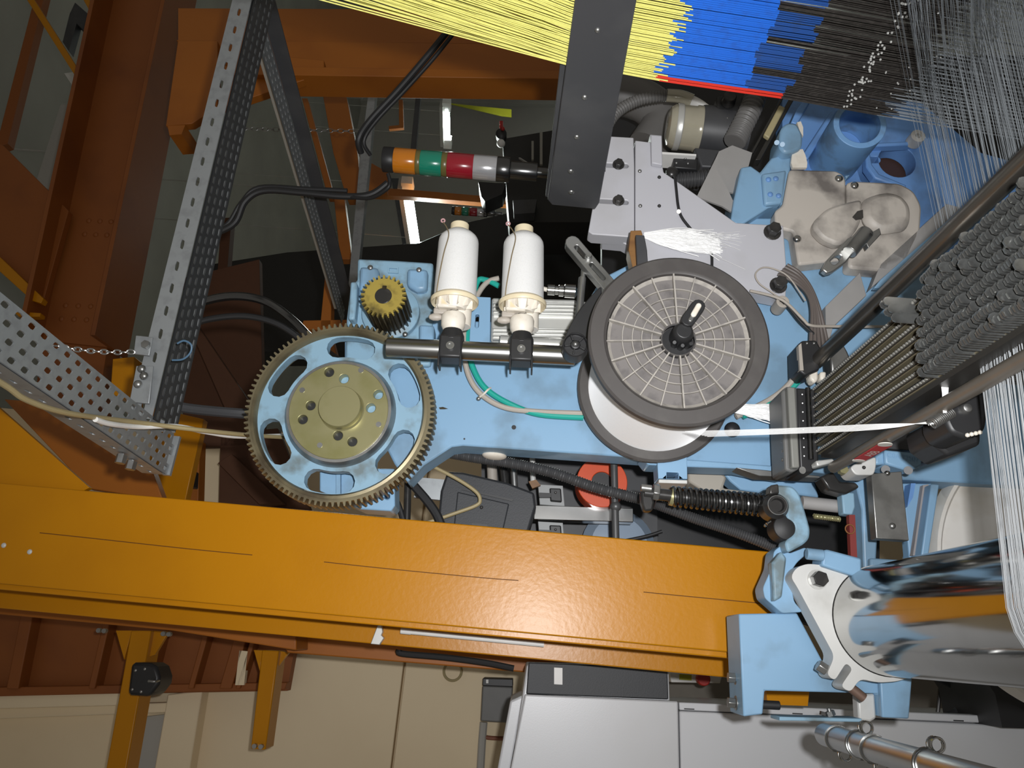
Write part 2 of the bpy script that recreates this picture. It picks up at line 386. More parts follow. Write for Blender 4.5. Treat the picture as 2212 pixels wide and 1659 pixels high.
# small bright bracket and white tube behind the flange
b = M(820, 1392, HC - .19)
solo('clip_bracket', 'small bright aluminium clip fixed to the orange column', 'bracket', Mb().prism(PM([(818, 1351), (827, 1349), (829, 1366), (826, 1372), (832, 1378), (822, 1393), (803, 1391)], HC - .195), N * .012), alu, .001)
lt = thing('strip_light', 'unlit white strip light along the back of the orange column', 'lamp', M(990, 1372, HC - .18))
part('tube', Mb().cyl(M(885, 1364, HC - .18), M(1175, 1392, HC - .18), mm(6, M(990, 1372, HC - .18))), wht, lt)
part('end_cap', Mb().cyl(M(866, 1362, HC - .18), M(888, 1364.2, HC - .18), mm(7, M(990, 1372, HC - .18))), wht, lt)
solo('back_channel', 'dull orange channel running behind the front column', 'beam', Mt([(600, 1350), (1250, 1400), (1250, 1462), (620, 1410)], -.75, .12), orange_b, .003)
solo('roof_beam', 'dull orange beam meeting the two cantilever arms', 'beam', Mt([(-900, 1202), (640, 1345), (640, 1405), (372, 1362), (-900, 1242)], -.62, .10), orange_b, .003)
# panelled orange wall strip with ribs
pn = thing('ribbed_panel', 'brown-orange ribbed steel panelling above the cream trims', 'panelling', M(250, 1480, -1.38))
part('sheet', Mt([(-900, 1209), (640, 1380), (620, 1492), (-900, 1520)], -1.38, .04), orange_dim, pn)
part('edge_rail', Mt([(-900, 1500), (620, 1474), (615, 1490), (-900, 1525)], -1.34, .05), orange_dim, pn, .003)
for x0, w in ((45, 26), (222, 14), (340, 14), (437, 12), (505, 26), (540, 10)):
    part('rib', Mt([(x0, 1320 + x0 * .12), (x0 + w, 1322 + x0 * .12), (x0 + w - 32, 1488), (x0 - 32, 1488)], -1.33, .06), orange_dim, pn, .003)
part('light_panel', Mt([(517, 1405), (535, 1407), (527, 1480), (508, 1480)], -1.33, .02), wallm, pn)
# cantilever arms
def arm(name, label, poly, gus, h, bolts):
    c = M(poly[0][0], poly[0][1], h); t = thing(name, label, 'beam', c)
    part('bar', Mt(poly, h, .07), orange, t, .003)
    for g in gus: part('gusset', Mt(g, h - .02, .012), orange, t, .001)
    for x, y in bolts: part('bolt', Mb().cyl(M(x, y, h), M(x, y, h) + N * .012, mm(5, c), seg=8), steel, t)
    return t
arm('cantilever_arm', 'long orange steel arm carrying the black floodlight', [(283, 1362), (326, 1362), (128, 2470), (82, 2470)],
    [[(250, 1362), (285, 1362), (268, 1425)], [(326, 1362), (365, 1364), (334, 1415), (318, 1420)]], -.95, [(217, 1362), (229, 1363), (356, 1369), (368, 1370)])
arm('cantilever_arm', 'short orange steel arm ending in a square tip over the cream wall', [(566, 1404), (602, 1406), (573, 1620), (541, 1618)],
    [[(548, 1404), (568, 1405), (561, 1450)], [(600, 1405), (624, 1410), (594, 1450)]], -.95, [(566, 1612), (552, 1611)])
fld = thing('floodlight', 'black hexagonal floodlight housing under the long orange arm', 'lamp', M(310, 1504, -.93))
part('housing', Mt([(283, 1434), (290, 1431), (325, 1432), (338, 1440), (345, 1462), (343, 1478), (325, 1502), (315, 1504), (280, 1502), (275, 1497)], -.84, .08), blk, fld, .008)
for x, y in ((293, 1448), (313, 1445), (322, 1471), (286, 1489), (305, 1494)): part('screw', Mb().dome(M(x, y, -.84), N, .004, .003), steel, fld)
part('cable', Mb().tube(PM([(322, 1471, -.83), (335, 1472, -.83), (345, 1470, -.85)]), .003), steel, fld)
# wall fittings
jb = thing('wall_box', 'small grey box with a black strip on the cream wall', 'box', M(1078, 1560, HW + .1))
part('body', Mt([(1042, 1481), (1108, 1484), (1103, 1562), (1038, 1558)], HW + .1, .1), mat('grey_box_paint', (.16, .16, .155), .5), jb, .004)
part('top_strip', Mt([(1043, 1465), (1108, 1467), (1108, 1484), (1042, 1481)], HW + .1, .1), blk, jb, .002)
part('tag', Mt([(1050, 1468), (1055, 1468), (1055, 1476), (1050, 1476)], HW + .101, .002), wht, jb)
solo('conduit', 'thin grey conduit dropping below the small wall box', 'pipe', Mb().tube(PM([(1045, 1560, HW + .03), (1041, 1610, HW + .03), (1036, 1700, HW + .03)]), .012), hallw)
solo('conduit', 'thin red-brown pipe branching off beside the cabinet', 'pipe', Mb().tube(PM([(1043, 1590, HW + .03), (1060, 1594, HW + .03), (1112, 1596, HW + .03)]), .006), mat('rust_pipe', (.25, .09, .05), .6))
solo('wire_loop', 'coiled loop of thin wire hung on the cream wall', 'wire', Mb().torus(M(978, 1450, HW + .02), N, mm(19, M(978, 1450, HW)), .004), tan2)
solo('wall_cable', 'black cable sagging along the back of the orange channel', 'cable', Mb().tube(PM([(862, 1404, -.7), (870, 1412, -.7), (960, 1420, -.7), (1050, 1432, -.7), (1110, 1444, -.7)]), .007), blk_r)
# ------------------------------------------------------------------ orange steelwork overhead
def girder(name, label, poly, h, fl=.14, th=.012, rivets=()):
    # poly: web outline picture-left edge (top,bottom) and picture-right edge (bottom, top); the right edge is the lower one
    t = thing(name, label, 'beam', M(poly[2][0], poly[2][1], h))
    part('web', Mt(poly, h, th), orange_dim, t)
    for a, b, s in ((poly[3], poly[2], -1), (poly[0], poly[1], 1)):
        A, Bp = M(a[0], a[1], h), M(b[0], b[1], h)
        part('flange', Mb().span(A + Z * th * s * .5, Bp + Z * th * s * .5, N, fl, Z, th), orange_dim, t, .001)
    for r in rivets:
        part('bolt', Mb().dome(M(r[0], r[1], h), N, .010, .006, 8), orange_dim, t)
    return t
rv = [(192 + i * 24 - j * 9, 477 + j * 29 + i * 1) for i in range(4) for j in range(2)] + [(142 + i * 27 - j * 9, 660 + j * 29 + i) for i in range(4) for j in range(2)]
girder('roof_girder', 'deep brown-orange girder crossing overhead behind the slotted rail', [(262, -80), (92, 735), (232, 750), (400, -80)], -1.5, .24, .016, rv)
solo('girder_stub', 'lower end of the deep girder lit orange beside the chain', 'beam', Mt([(92, 735), (232, 745), (200, 960), (60, 960)], -1.51, .1), orange_dim, .002)
kc = thing('steel_column', 'dull orange column with knee brace behind the yellow cords', 'column', M(800, 160, -.9))
part('side_face', Mt([(385, 18), (1300, 22), (1300, 96), (385, 88)], -.97, .02), orange_b, kc)
part('web', Mt([(380, 86), (1300, 97), (1300, 156), (470, 142)], -.9, .02), orange_b, kc, .002)
part('flange', Mt([(470, 141), (1300, 154), (1300, 172), (480, 160)], -.82, .1), orange_b, kc, .002)
part('knee_plate', Mt([(384, 88), (470, 88), (470, 232), (414, 267), (358, 272)], -.86, .03), orange_b, kc, .002)
part('knee_brace', Mt([(480, 232), (700, 158), (700, 130), (600, 120), (480, 190)], -.84, .03), orange_b, kc, .002)
solo('knee_stub', 'brown-orange plate hanging under the knee brace', 'plate', Mt([(362, 272), (400, 270), (392, 290), (366, 292)], -.86, .1), orange_b)
def bar(name, label, pts, h, th=.05, m=None, cat='beam', grp=None): return solo(name, label, cat, Mt(pts, h, th), m or orange_b, .002, grp)
bar('tie_bar', 'thin orange tie bar crossing before the grey roof, longer of two', [(52, -10), (68, -10), (204, 205), (199, 222)], -1.6, .03, orange)
bar('tie_bar', 'thin orange tie bar crossing before the grey roof, shorter of two', [(175, -10), (188, -10), (238, 80), (230, 92)], -1.6, .03, orange)
bar('roof_beam', 'narrow dark brown beam crossing the longer tie bar', [(78, -20), (98, -20), (16, 310), (-10, 320)], -1.9, .05, orange_dim)
bar('bracing_plate', 'broad brown plate bolted against the deep girder', [(-40, 290), (8, 315), (148, 455), (92, 655), (-40, 520)], -1.45, .03, orange_dim)
bar('bracing_edge', 'bright orange edge strip under the broad brown plate', [(-30, 535), (0, 555), (94, 645), (88, 655), (70, 650), (-30, 560)], -1.4, .03, orange)
bar('bracing_edge', 'short orange lug beside the slotted cross rail', [(28, 672), (88, 676), (86, 684), (40, 684)], -1.4, .03, orange)
bar('roof_window', 'pale skylight pane seen past the deep girder', [(138, 158), (212, 148), (206, 178), (196, 215), (180, 222)], -3.2, .02, wht, 'window')
bar('light_sheet', 'pale sheet hanging beyond the knee brace', [(640, 182), (690, 163), (795, 165), (782, 210), (645, 200)], -3.0, .02, hallw, 'sheet')
hg = thing('duct', 'grey sheet duct under the roof beyond the girder', 'duct', M(135, 330, -2.4))
part('body', Mt([(75, 400), (130, 225), (190, 225), (165, 330), (140, 420)], -2.4, .2), hallw, hg, .002)
hp = M(135, 330, -2.4 - .02); part('hanger', Mb().cyl(hp, Vector((hp.x, hp.y, 5.2)), .005, seg=6), hallw, hg)
bar('duct', 'dark grey bent duct crossing behind the tie bars', [(150, 30), (162, 5), (225, 60), (232, 90), (210, 95), (165, 50), (148, 110), (135, 90)], -2.2, .05, dkgrey, 'duct')
# distant orange gantry of another machine
gt = thing('steel_gantry', 'dull orange steel gantry of posts and rails beyond the slotted rails', 'gantry', M(700, 600, -2.2))
def gbar(nm, pts, h, th=.05, m=None): return part(nm, Mt(pts, h, th), m or orange_b, gt, .002)
gbar('post', [(698, 208), (748, 208), (772, 330), (780, 425), (748, 425), (720, 330)], -2.3, .08)
gbar('post', [(652, 212), (664, 212), (722, 425), (708, 425)], -2.2, .05)
gbar('post', [(790, 345), (838, 372), (835, 412), (795, 415)], -2.2, .05)
gbar('rail', [(780, 404), (880, 409), (1100, 428), (1100, 442), (880, 424), (780, 420)], -4.0, .06)
gbar('rail', [(861, 215), (870, 215), (872, 276), (840, 279), (840, 272), (862, 270)], -4.0, .03)
gbar('post', [(478, 470), (500, 470), (482, 690), (462, 690)], -1.9, .05, orange_dimmer)
gbar('post', [(720, 415), (742, 415), (760, 560), (735, 560)], -2.0, .05)
gbar('post', [(702, 595), (716, 590), (715, 700), (690, 720)], -1.3, .05)
gbar('rail', [(655, 692), (760, 690), (760, 712), (650, 712)], -1.3, .05)
gbar('rail', [(695, 725), (715, 720), (728, 770), (712, 770)], -1.3, .05)
gbar('plate', [(395, 600), (560, 560), (570, 960), (450, 1000), (395, 960)], -1.7, .04, orange_dimmer)
gbar('post', [(405, 700), (425, 700), (560, 900), (600, 1080), (570, 1085), (520, 960)], -1.5, .04, orange_dimmer)
gbar('post', [(415, 950), (432, 950), (428, 1085), (408, 1085)], -1.2, .05)
gbar('post', [(470, 1000), (500, 980), (610, 1085), (560, 1090)], -1.2, .05, orange_dimmer)
gbar('plate', [(8, 862), (110, 870), (185, 935), (330, 1020), (352, 1080), (190, 1055)], -.55, .03)
gbar('plate', [(330, 880), (440, 905), (400, 1084), (318, 1080)], -.8, .03, orange)
gbar('block', [(243, 775), (290, 770), (288, 870), (238, 850)], -.55, .05, orange)
gbar('plate', [(476, 935), (600, 925), (670, 1100), (472, 1095)], -1.25, .03, orange_dimmer)
gbar('plate', [(395, 905), (545, 900), (560, 962), (395, 966)], -1.25, .03, orange_dimmer)
bx = thing('junction_box', 'black junction box clipped between dull orange posts', 'box', M(395, 1050, -1.1))
part('body', Mt([(382, 1012), (416, 1014), (414, 1050), (378, 1048)], -1.1, .05), blk, bx, .003)
for y in (1017, 1045): part('clip', Mt([(396, y), (408, y), (408, y + 3), (396, y + 3)], -1.09, .01), wht, bx)
# dark machines in the far hall
bar('far_loom', 'dark shape of another loom behind the bobbins', [(430, 575), (620, 545), (905, 525), (1010, 480), (1120, 455), (1260, 480), (1650, 480), (1650, 760), (430, 760)], -4.0, .3, farblk, 'machine')
bar('far_loom', 'black loom head behind the dark upright plate', [(1085, 300), (1260, 270), (1750, 290), (1750, 480), (1100, 480)], -3.4, .45, farblk, 'machine')
bar('grey_post', 'dark grey slotted upright behind the signal tower', [(902, 165), (912, 165), (898, 330), (886, 330)], -3.0, .04, dkgrey, 'post')
bar('grey_post', 'grey upright by the yellow-lit post', [(800, 165), (815, 165), (800, 330), (770, 620), (752, 620), (778, 330)], -1.6, .04, galv, 'post')
hg = thing('grey_post', 'dark upright carrying the bright fluorescent lamp', 'post', M(860, 400, -6.2))
part('bar', Mt([(845, 385), (868, 385), (905, 560), (875, 560)], -6.2, .05), dkgrey, hg, .002)
hp = M(860, 400, -6.2 - .02); part('hanger', Mb().cyl(hp, Vector((hp.x, hp.y, 5.2)), .005, seg=6), hallw, hg)
bar('hanging_sheet', 'yellow-green strip lit behind the slim lamp', [(965, 222), (1040, 230), (1105, 236), (1105, 252), (1085, 250)], -8.0, .02, ygreen, 'sheet')
bar('far_beam', 'grey wall band with a red sign in the far hall', [(700, 168), (1260, 168), (1260, 226), (700, 216)], -10.9, .1, hallw, 'wall band')
sg = thing('wall_sign', 'small red and white notice sign behind the diagonal cable', 'sign', M(910, 208, -10.8))
part('board', Mt([(876, 172), (944, 176), (944, 208), (876, 205)], -10.85, .05), mat('red_sign_print', (.30, .035, .04), .6), sg)
part('pictogram', Mt([(930, 182), (937, 181), (940, 192), (938, 203), (932, 203), (930, 196)], -10.84, .02), label_w, sg)
part('pictogram', Mt([(880, 184), (893, 180), (895, 194), (882, 198)], -10.84, .02), label_w, sg)
part('rule', Mt([(915, 178), (918, 178), (918, 204), (915, 204)], -10.84, .02), label_w, sg)
DX = 13.7
ex = thing('fire_extinguisher', 'dark red fire extinguisher lying against the far wall band', 'extinguisher', P(1135, 185, DX))
LX = (P(1138, 188, DX) - P(1046, 186, DX))
part('cylinder', Mb().lathe(P(1046, 186, DX), LX, [(.06, 0), (.12, .06), (.13, .12), (.13, LX.length)], 20), red, ex)
part('valve', Mb().cyl(P(1030, 183, DX), P(1048, 186, DX), .05), blk, ex)
part('gauge', Mb().cyl(P(1024, 174, DX), P(1024, 174, DX - .1), .055), ygreen, ex)
part('hose', Mb().tube(PP([(958, 165, DX), (960, 192, DX), (972, 198, DX), (1010, 199, DX), (1040, 200, DX)]), .022), blk_r, ex)
solo('far_switch', 'small black and red push button on the far loom', 'switch', Mb().ball(P(1086, 278, 5.2), .014).cyl(P(1083, 262, 5.24), P(1083, 285, 5.24), .012), red)
kn = thing('rotary_switch', 'round black and white knob on the far loom', 'knob', P(1083, 305, 5.25))
part('ring', Mb().lathe(P(1083, 297, 5.3), -FW, [(.036, 0), (.036, .08), (.02, .09)], 20), blk, kn)
part('cap', Mb().ball(P(1082, 310, 5.2), .028), wht, kn)
bar('far_housing', 'angular black lamp housing under the tower lights', [(1033, 392), (1070, 395), (1093, 395), (1085, 420), (1048, 435), (1040, 425)], -3.2, .15, blk, 'lamp')
bar('far_cover', 'pale grey cover plate on the far loom', [(1108, 432), (1160, 430), (1155, 460), (1110, 462)], -3.3, .14, dkgrey, 'cover')
for x0, y0, x1, y1, w in ((1148, 304, 1152, 345, 5), (1166, 285, 1170, 355, 6), (1120, 340, 1140, 350, 4)):
    bar('far_strip', 'narrow pale strip on the black loom head', [(x0, y0), (x0 + w, y0), (x1 + w - 4, y1), (x1 - 4, y1)], -3.3, .02, hallw, 'strip', 'pale strips on the black loom head')
# ------------------------------------------------------------------ perforated galvanised rails
def perf(B, o, u, w, L, Wd, nl, nw, sl, sw, th, stag=True, skew=0.0):
    nrm = u.cross(w).normalized() * th
    cl, cw = L / nl, Wd / nw
    def cell(c, hl, hw):
        out = [(-1, -1), (0, -1), (1, -1), (1, 0), (1, 1), (0, 1), (-1, 1), (-1, 0)]
        inn = [(-.9, -.75), (0, -1), (.9, -.75), (1, 0), (.9, .75), (0, 1), (-.9, .75), (-1, 0)]
        vs = [c + u * (cl / 2 * a) + w * (cw / 2 * b_) for a, b_ in out] + [c + u * (hl * a + skew * hw * b_) + w * (hw * b_) for a, b_ in inn]
        vs += [v - nrm for v in vs]
        fs = []
        for k in range(8):
            k2 = (k + 1) % 8
            fs += [(k, k2, 8 + k2, 8 + k), (16 + k, 24 + k, 24 + k2, 16 + k2), (8 + k, 8 + k2, 24 + k2, 24 + k)]
        B.add(vs, fs)
    for i in range(nl):
        for j in range(nw):
            off = .5 if (stag and j % 2) else 0
            cell(o + u * (cl * (i + .5 + off)) + w * (cw * (j + .5)), sl / 2, sw / 2)
    return B
# rail A runs along T, rail B along N towards the camera; both hang level
HA = .10
zA = M(343, 850, HA).z
pA0 = M(327, 905, HA); pA1 = M(505, -140, HA)
pA0.z = pA1.z = zA
LA = (pA1 - pA0).dot(T); wdt = .075
ra = thing('slotted_rail', 'long galvanised slotted rail hanging from a chain overhead', 'rail', pA0)
part('web', perf(Mb(), pA0, T, -N, LA, wdt, 50, 4, .0145, .0075, .002), mat('shaded_zinc', (.10, .105, .11), .5, .6), ra)  # darker copy of the zinc: the underside's shade is put into the colour
part('front_lip', perf(Mb(), pA0 + Z * .002, T, Z, LA, .032, 24, 1, .015, .0058, .002, False, .5), galv, ra)
part('rear_lip', Mb().span(pA0 - N * wdt + Z * .018, pA0 - N * wdt + Z * .018 + T * LA, N, .002, Z, .036), galv, ra)
ch = M(302, 752, HA + .012); 
part('hanger_plate', Mt([(293, 724), (330, 728), (322, 768), (288, 764)], HA + .012, .004), galv, ra, .001)
part('bolt', Mb().hexa(M(317, 746, HA + .013), N, .006, .006), steel, ra)
part('splice_plate', Mt([(294, 790), (331, 790), (322, 872), (279, 868)], HA + .010, .004), galv, ra, .001)
for x, y in ((306, 797), (311, 812), (298, 830)): part('bolt', Mb().dome(M(x, y, HA + .011), N, .006, .005), steel, ra)
# rail B
rb = thing('slotted_rail', 'wide galvanised slotted rail meeting the long rail at its corner', 'rail', pA0)
tB1 = tq(G(285, 880, zA)); pB = G(334, 1012, zA + .0); uB = (N + T * .075).normalized(); vB = (T - N * .075).normalized(); hB0 = hq(pB); tB0 = tq(pB)
oB = W3(HA - wdt - .01, tB0, zA + .004); LB = .62; WB = .060
part('web', perf(Mb(), oB, uB, vB, LB, WB, 26, 4, .0125, .0075, .002, True, -.5), galv, rb)
part('side_lip', perf(Mb(), oB + Z * .002, uB, Z, LB, .034, 22, 1, .012, .005, .002, False, .3), galv, rb)
part('end_plate', Mb().span(oB - uB * .002, oB - uB * .002 + vB * WB, uB, .006, Z, .012), galv, rb)
for k in range(2): part('bolt', Mb().hexa(oB + uB * (.07 + k * .03) + Z * .018 - vB * .002, -vB, .007, .012), steel, rb)
# rail C, receding along -N
pC0, pC1 = P(545, -40, 1.42), P(744, 668, 2.35)
rc = thing('slotted_rail', 'narrow slotted rail running away behind the gear housing', 'rail', pC1)
uC = (pC1 - pC0).normalized(); wC = (Z - uC * Z.dot(uC)).normalized(); sC = uC.cross(wC).normalized()
LC = (pC1 - pC0).length
part('side_lip', perf(Mb(), pC0, uC, wC, LC, .030, 46, 1, .012, .007, .002, False), mat('pale_zinc', (.42, .40, .35), .5, .3), rc)
part('web', perf(Mb(), pC0, uC, -sC if sC.dot(T) > 0 else sC, LC, .05, 60, 3, .010, .005, .002), galv, rc)
part('lower_lip', Mb().span(pC0 - wC * .018, pC1 - wC * .018, sC, .003, wC, .030), dkgrey, rc)
# ------------------------------------------------------------------ chains
def chain(name, label, a, b, n, sag, r):
    t = thing(name, label, 'chain', b); L = (b - a).length / n
    for i in range(n):
        u = (i + .5) / n; c = a.lerp(b, u) + T * (-sag * 4 * u * (1 - u)); d = (b - a).normalized(); s = frame(d)[i % 2]
        loop = []
        for k in range(14):
            an = 2 * math.pi * k / 14; loop.append(c + d * math.cos(an) * L * .62 + s * math.sin(an) * L * .36)
        B = Mb()
        for k in range(14): B.cyl(loop[k], loop[(k + 1) % 14], r, seg=6)
        part('link', B, steel, t)
    return t
chain('hanging_chain', 'steel link chain tied to the long slotted rail', M(118, 746, HA + .04), M(290, 760, HA + .012), 12, .004, .0012)
chain('hanging_chain', 'thin link chain stretched behind the narrow slotted rail', P(486, 277, 2.75), P(788, 284, 2.75), 26, .0, .0012)
# ------------------------------------------------------------------ cables on the overhead side
def cable(label, pts, r, m, name='cable', d=None, h=None, cat='cable', seg=10):
    return solo(name, label, cat, Mb().tube(PP(pts, d) if d or (h is None and len(pts[0]) == 3 and pts[0][2] > .3) else PM(pts, h), r, seg), m)
dg = lambda x, y: (G(x, y, zA - .008) - CAM).dot(FW)
cable('yellowed tube drooping past the slotted tray to the gear', [(-60, 790, dg(-60, 790)), (15, 835, dg(15, 835)), (60, 865, dg(60, 865)), (150, 893, dg(150, 893)), (300, 913, dg(300, 913)), (440, 930, 1.12), (540, 940, 1.2), (640, 946, 1.3)], .0032, tan2, 'hanging_tube', cat='tube')
cable('white flat cable running beside the yellowed tube', [(206, 906, dg(206, 906)), (240, 916, dg(240, 916)), (300, 922, dg(300, 922)), (380, 921, 1.10), (450, 934, 1.14), (520, 943, 1.2), (640, 940, 1.32)], .0034, wht)
cable('twin black cable sweeping from the rail to the signal tower', [(430, 515, 1.7), (480, 498, 1.7), (510, 478, 1.7), (530, 435, 1.7), (570, 412, 1.7), (650, 416, 1.7), (740, 424, 1.7), (800, 420, 1.7), (838, 395, 1.7)], .007, blk_r)
cable('thinner black cable beside the twin sweep', [(440, 505, 1.72), (490, 485, 1.72), (520, 440, 1.72), (560, 405, 1.72), (660, 408, 1.72), (750, 412, 1.72)], .005, blk_r)
cable('glossy black hose arching behind the gear, upper one', [(395, 680, 1.45), (430, 655, 1.45), (500, 640, 1.45), (570, 650, 1.45), (630, 690, 1.45), (690, 750, 1.40), (760, 800, 1.3)], .008, blk_gl, 'hose', cat='hose')
cable('glossy black hose arching behind the gear, lower one', [(395, 710, 1.45), (450, 690, 1.45), (530, 683, 1.45), (600, 700, 1.45), (660, 740, 1.45)], .006, blk_r, 'hose', cat='hose')
cable('straight dark grey pipe entering behind the gear', [(355, 873, 1.3), (420, 884, 1.3), (520, 893, 1.3), (600, 896, 1.32)], .0085, dkgrey, 'pipe', cat='pipe')
cable('pair of black cables rising diagonally past the orange column', [(965, 70, 1.6), (920, 125, 1.6), (860, 195, 1.6), (800, 260, 1.6), (775, 300, 1.6), (780, 330, 1.62)], .0065, blk_r)
cable('slim black cable beside the diagonal pair', [(980, 72, 1.6), (935, 128, 1.6), (872, 198, 1.6), (812, 262, 1.6), (786, 305, 1.6), (800, 335, 1.62)], .004, blk_r)
cable('short black cable leaving the tower cap', [(838, 375, 1.66), (842, 392, 1.66), (836, 408, 1.66), (800, 428, 1.68), (752, 425, 1.7)], .004, blk_r)
cable('small blue wire loop tied to the long slotted rail', [(383, 742, 1.1), (398, 736, 1.1), (413, 745, 1.1), (411, 762, 1.1), (395, 776, 1.1), (372, 778, 1.1)], .0014, mat('blue_wire', (.07, .14, .22), .5), 'wire_loop', cat='wire')
# ================================================================== loom side frame
def plate(pts, h, th, holes=()):
    return Mb().holed(PM(pts, h), holes, -N * th) if holes else Mb().prism(PM(pts, h), -N * th)
def bolt(parent, px, py, h, r, m=None, hgt=.008, washer=True, name='bolt'):
    c = M(px, py, h); rr = mm(r, c); B = Mb()
    if washer: B.cyl(c, c + N * .002, rr * 1.35, seg=18)
    B.hexa(c + N * .001, N, rr, hgt); return part(name, B, m or blk_m, parent, .0006)
def screw(parent, px, py, h, r, m=None):
    c = M(px, py, h); return part('screw', Mb().dome(c, N, mm(r, c), .003), m or steel, parent)
lf = thing('weaving_loom', 'light blue cast side frame of the loom behind the big spool', 'loom frame', M(3300, 900, -.02))
part('side_plate', plate([(744, 700), (940, 690), (1240, 700), (1300, 600), (1560, 470), (1700, 470), (1760, 560), (2100, 560), (3300, 600), (3300, 1090), (2140, 1046), (1850, 1030), (1690, 1012), (1400, 990), (1000, 962), (976, 965), (915, 1005), (880, 1042), (852, 1002), (800, 900), (744, 800)], 0, .055), blue, lf, .003)
for x, y, r_ in ((1110, 923, 5), (1003, 948, 2)):
    c = M(x, y, .0004); part('tapped_hole', Mb().cyl(c - N * .01, c, mm(r_, c), seg=16), blk, lf)
part('foot_bracket', plate([(690, 1012), (852, 1012), (853, 1092), (845, 1104), (780, 1100), (690, 1060)], -.015, .05, [hole(836, 1072, -.015, 6), slot(822, 1065, 822, 1068, -.015, 4)]), blue, lf, .004)
part('foot_rib', plate([(726, 1000), (735, 1000), (735, 1075), (726, 1070)], -.005, .02), blue, lf)
part('lower_rail', plate([(1385, 985), (1700, 1008), (1700, 1028), (1640, 1020), (1600, 1012), (1480, 1008), (1400, 1004)], .012, .05), blue, lf, .002)
part('square_lug', plate([(1420, 1000), (1484, 985), (1485, 1035), (1422, 1034)], .02, .04, [PM([(1440, 1020), (1466, 1021), (1466, 1035 - 1.5), (1440, 1033)], .02)]), blue, lf, .002)
part('lug_foot', plate([(1423, 1035), (1485, 1037), (1485, 1045), (1423, 1043)], .024, .05), silver, lf, .001)
part('wear_spot', Mb().prism(PM([(948, 880), (957, 879), (968, 883), (960, 884), (950, 884)], .0006), -N * .0005), grease, lf)
hb = lf
part('step_block', plate([(1590, 1010), (1640, 1014), (1700, 1020), (1770, 1028), (1775, 1033), (1640, 1028), (1622, 1022)], .016, .03), steel, lf, .001)
# ------------------------------------------------------------------ gear housing
gh = thing('gear_housing', 'light blue gearbox bracket behind the small pinion', 'gearbox', M(850, 780, 0))
part('back_plate', plate([(772, 558), (860, 562), (936, 567), (936, 640), (930, 790), (745, 790), (748, 690), (757, 612), (771, 606)], .01, .06), blue_old, gh, .004)
part('pad', plate([(776, 574), (817, 576), (818, 600), (812, 622), (775, 640)], .024, .03), blue, gh, .006)
part('pad', plate([(879, 578), (924, 580), (922, 626), (900, 628), (878, 616)], .024, .03), blue, gh, .006)
part('cast_mark', plate([(838, 576), (861, 577), (860, 590), (838, 589)], .013, .01, [PM([(841, 579), (858, 580), (857, 587), (841, 586)], .013)]), blue_old, gh)
part('side_strap', plate([(757, 608), (771, 608), (770, 650), (766, 690), (752, 690)], .03, .03), blue_old, gh, .003)
c = M(846, 680, .012); part('boss', Mb().lathe(c, N, [(mm(62, c), 0), (mm(62, c), .012), (mm(52, c), .016), (mm(36, c), .02)], 40), blue_old, gh, .001)
for x, y in ((800, 578), (905, 583), (875, 722)): screw(gh, x, y, .025, 6, steel)
part('lower_lug', plate([(905, 700), (938, 702), (936, 745), (905, 745)], .03, .04), blue, gh, .004)
bp = thing('slotted_guard', 'small blue slotted sheet panel beside the first bobbin', 'panel', M(1040, 738, .02))
part('sheet', plate([(1018, 640), (1060, 642), (1058, 740), (1014, 738)], .02, .012, [slot(1031, 682, 1030, 704, .02, 4)]), blue, bp, .001)
# ------------------------------------------------------------------ big gear wheel
gc = M(733, 889, .05); u = mm(1, gc)
R = 206 * u
gw = thing('bull_gear', 'large blue toothed gear wheel with six oval slots and brass-coloured hub', 'gear', gc - Z * R)
part('toothed_rim', Mb().ring(gc, -N, teeth(104, R * .955, R), R * .885, .036), tooth_m, gw, 0, 'oily bare metal teeth', ang=25)
part('rim_bead', Mb().lathe(gc + N * .0005, -N, [(R * .91, 0), (R * .925, -.003), (R * .895, -.004), (R * .875, 0), (R * .875, .02), (R * .91, .02)], 96, False), tooth_m, gw)
def kidney(a0, rm, hw, half, n=8):
    o = []
    def pt(a, r): return gc + (T * math.cos(a) + Z * math.sin(a)) * r
    for i in range(n + 1): o.append(pt(a0 - half + 2 * half * i / n, rm + hw))
    ce = pt(a0 + half, rm); d = (pt(a0 + half, rm + hw) - ce); tn = N.cross(d)
    s = -1 if tn.dot(pt(a0 + half + .1, rm) - ce) < 0 else 1
    for i in range(1, 6): b_ = math.pi * i / 6; o.append(ce + d * math.cos(b_) + tn * s * math.sin(b_))
    for i in range(n + 1): o.append(pt(a0 + half - 2 * half * i / n, rm - hw))
    ce = pt(a0 - half, rm); d = (pt(a0 - half, rm - hw) - ce); tn = N.cross(d)
    s = -1 if tn.dot(pt(a0 - half - .1, rm) - ce) < 0 else 1
    for i in range(1, 6): b_ = math.pi * i / 6; o.append(ce + d * math.cos(b_) + tn * s * math.sin(b_))
    return o
ks = [kidney(math.radians(60 * i + 0), 153 * u, 24 * u, math.radians(11.5)) for i in range(6)]
g0 = gc - N * .008
part('disc', Mb().holed([p - N * .008 for p in circ(gc, N, R * .89, 96)], [[p - N * .008 for p in k] for k in ks], -N * .018), blue_old, gw, .0015)
part('hub_ring', Mb().lathe(gc - N * .012, N, [(121 * u, 0), (121 * u, .005), (117 * u, .009), (113 * u, .016), (106 * u, .016), (106 * u, 0)], 72, False), steel, gw)
hf = hq(gc) + .006
hs = [hole(x, y, hf, 10.5) for x, y in ((711, 804), (743, 818), (671, 876), (654, 906), (730, 941), (761, 954), (801, 881), (817, 852))]
hfl = part('hub_flange', Mb().holed([p + N * .006 for p in circ(gc, N, 107 * u, 64)], hs, -N * .02), brass, gw, .0008, 'olive-gold machined hub flange')
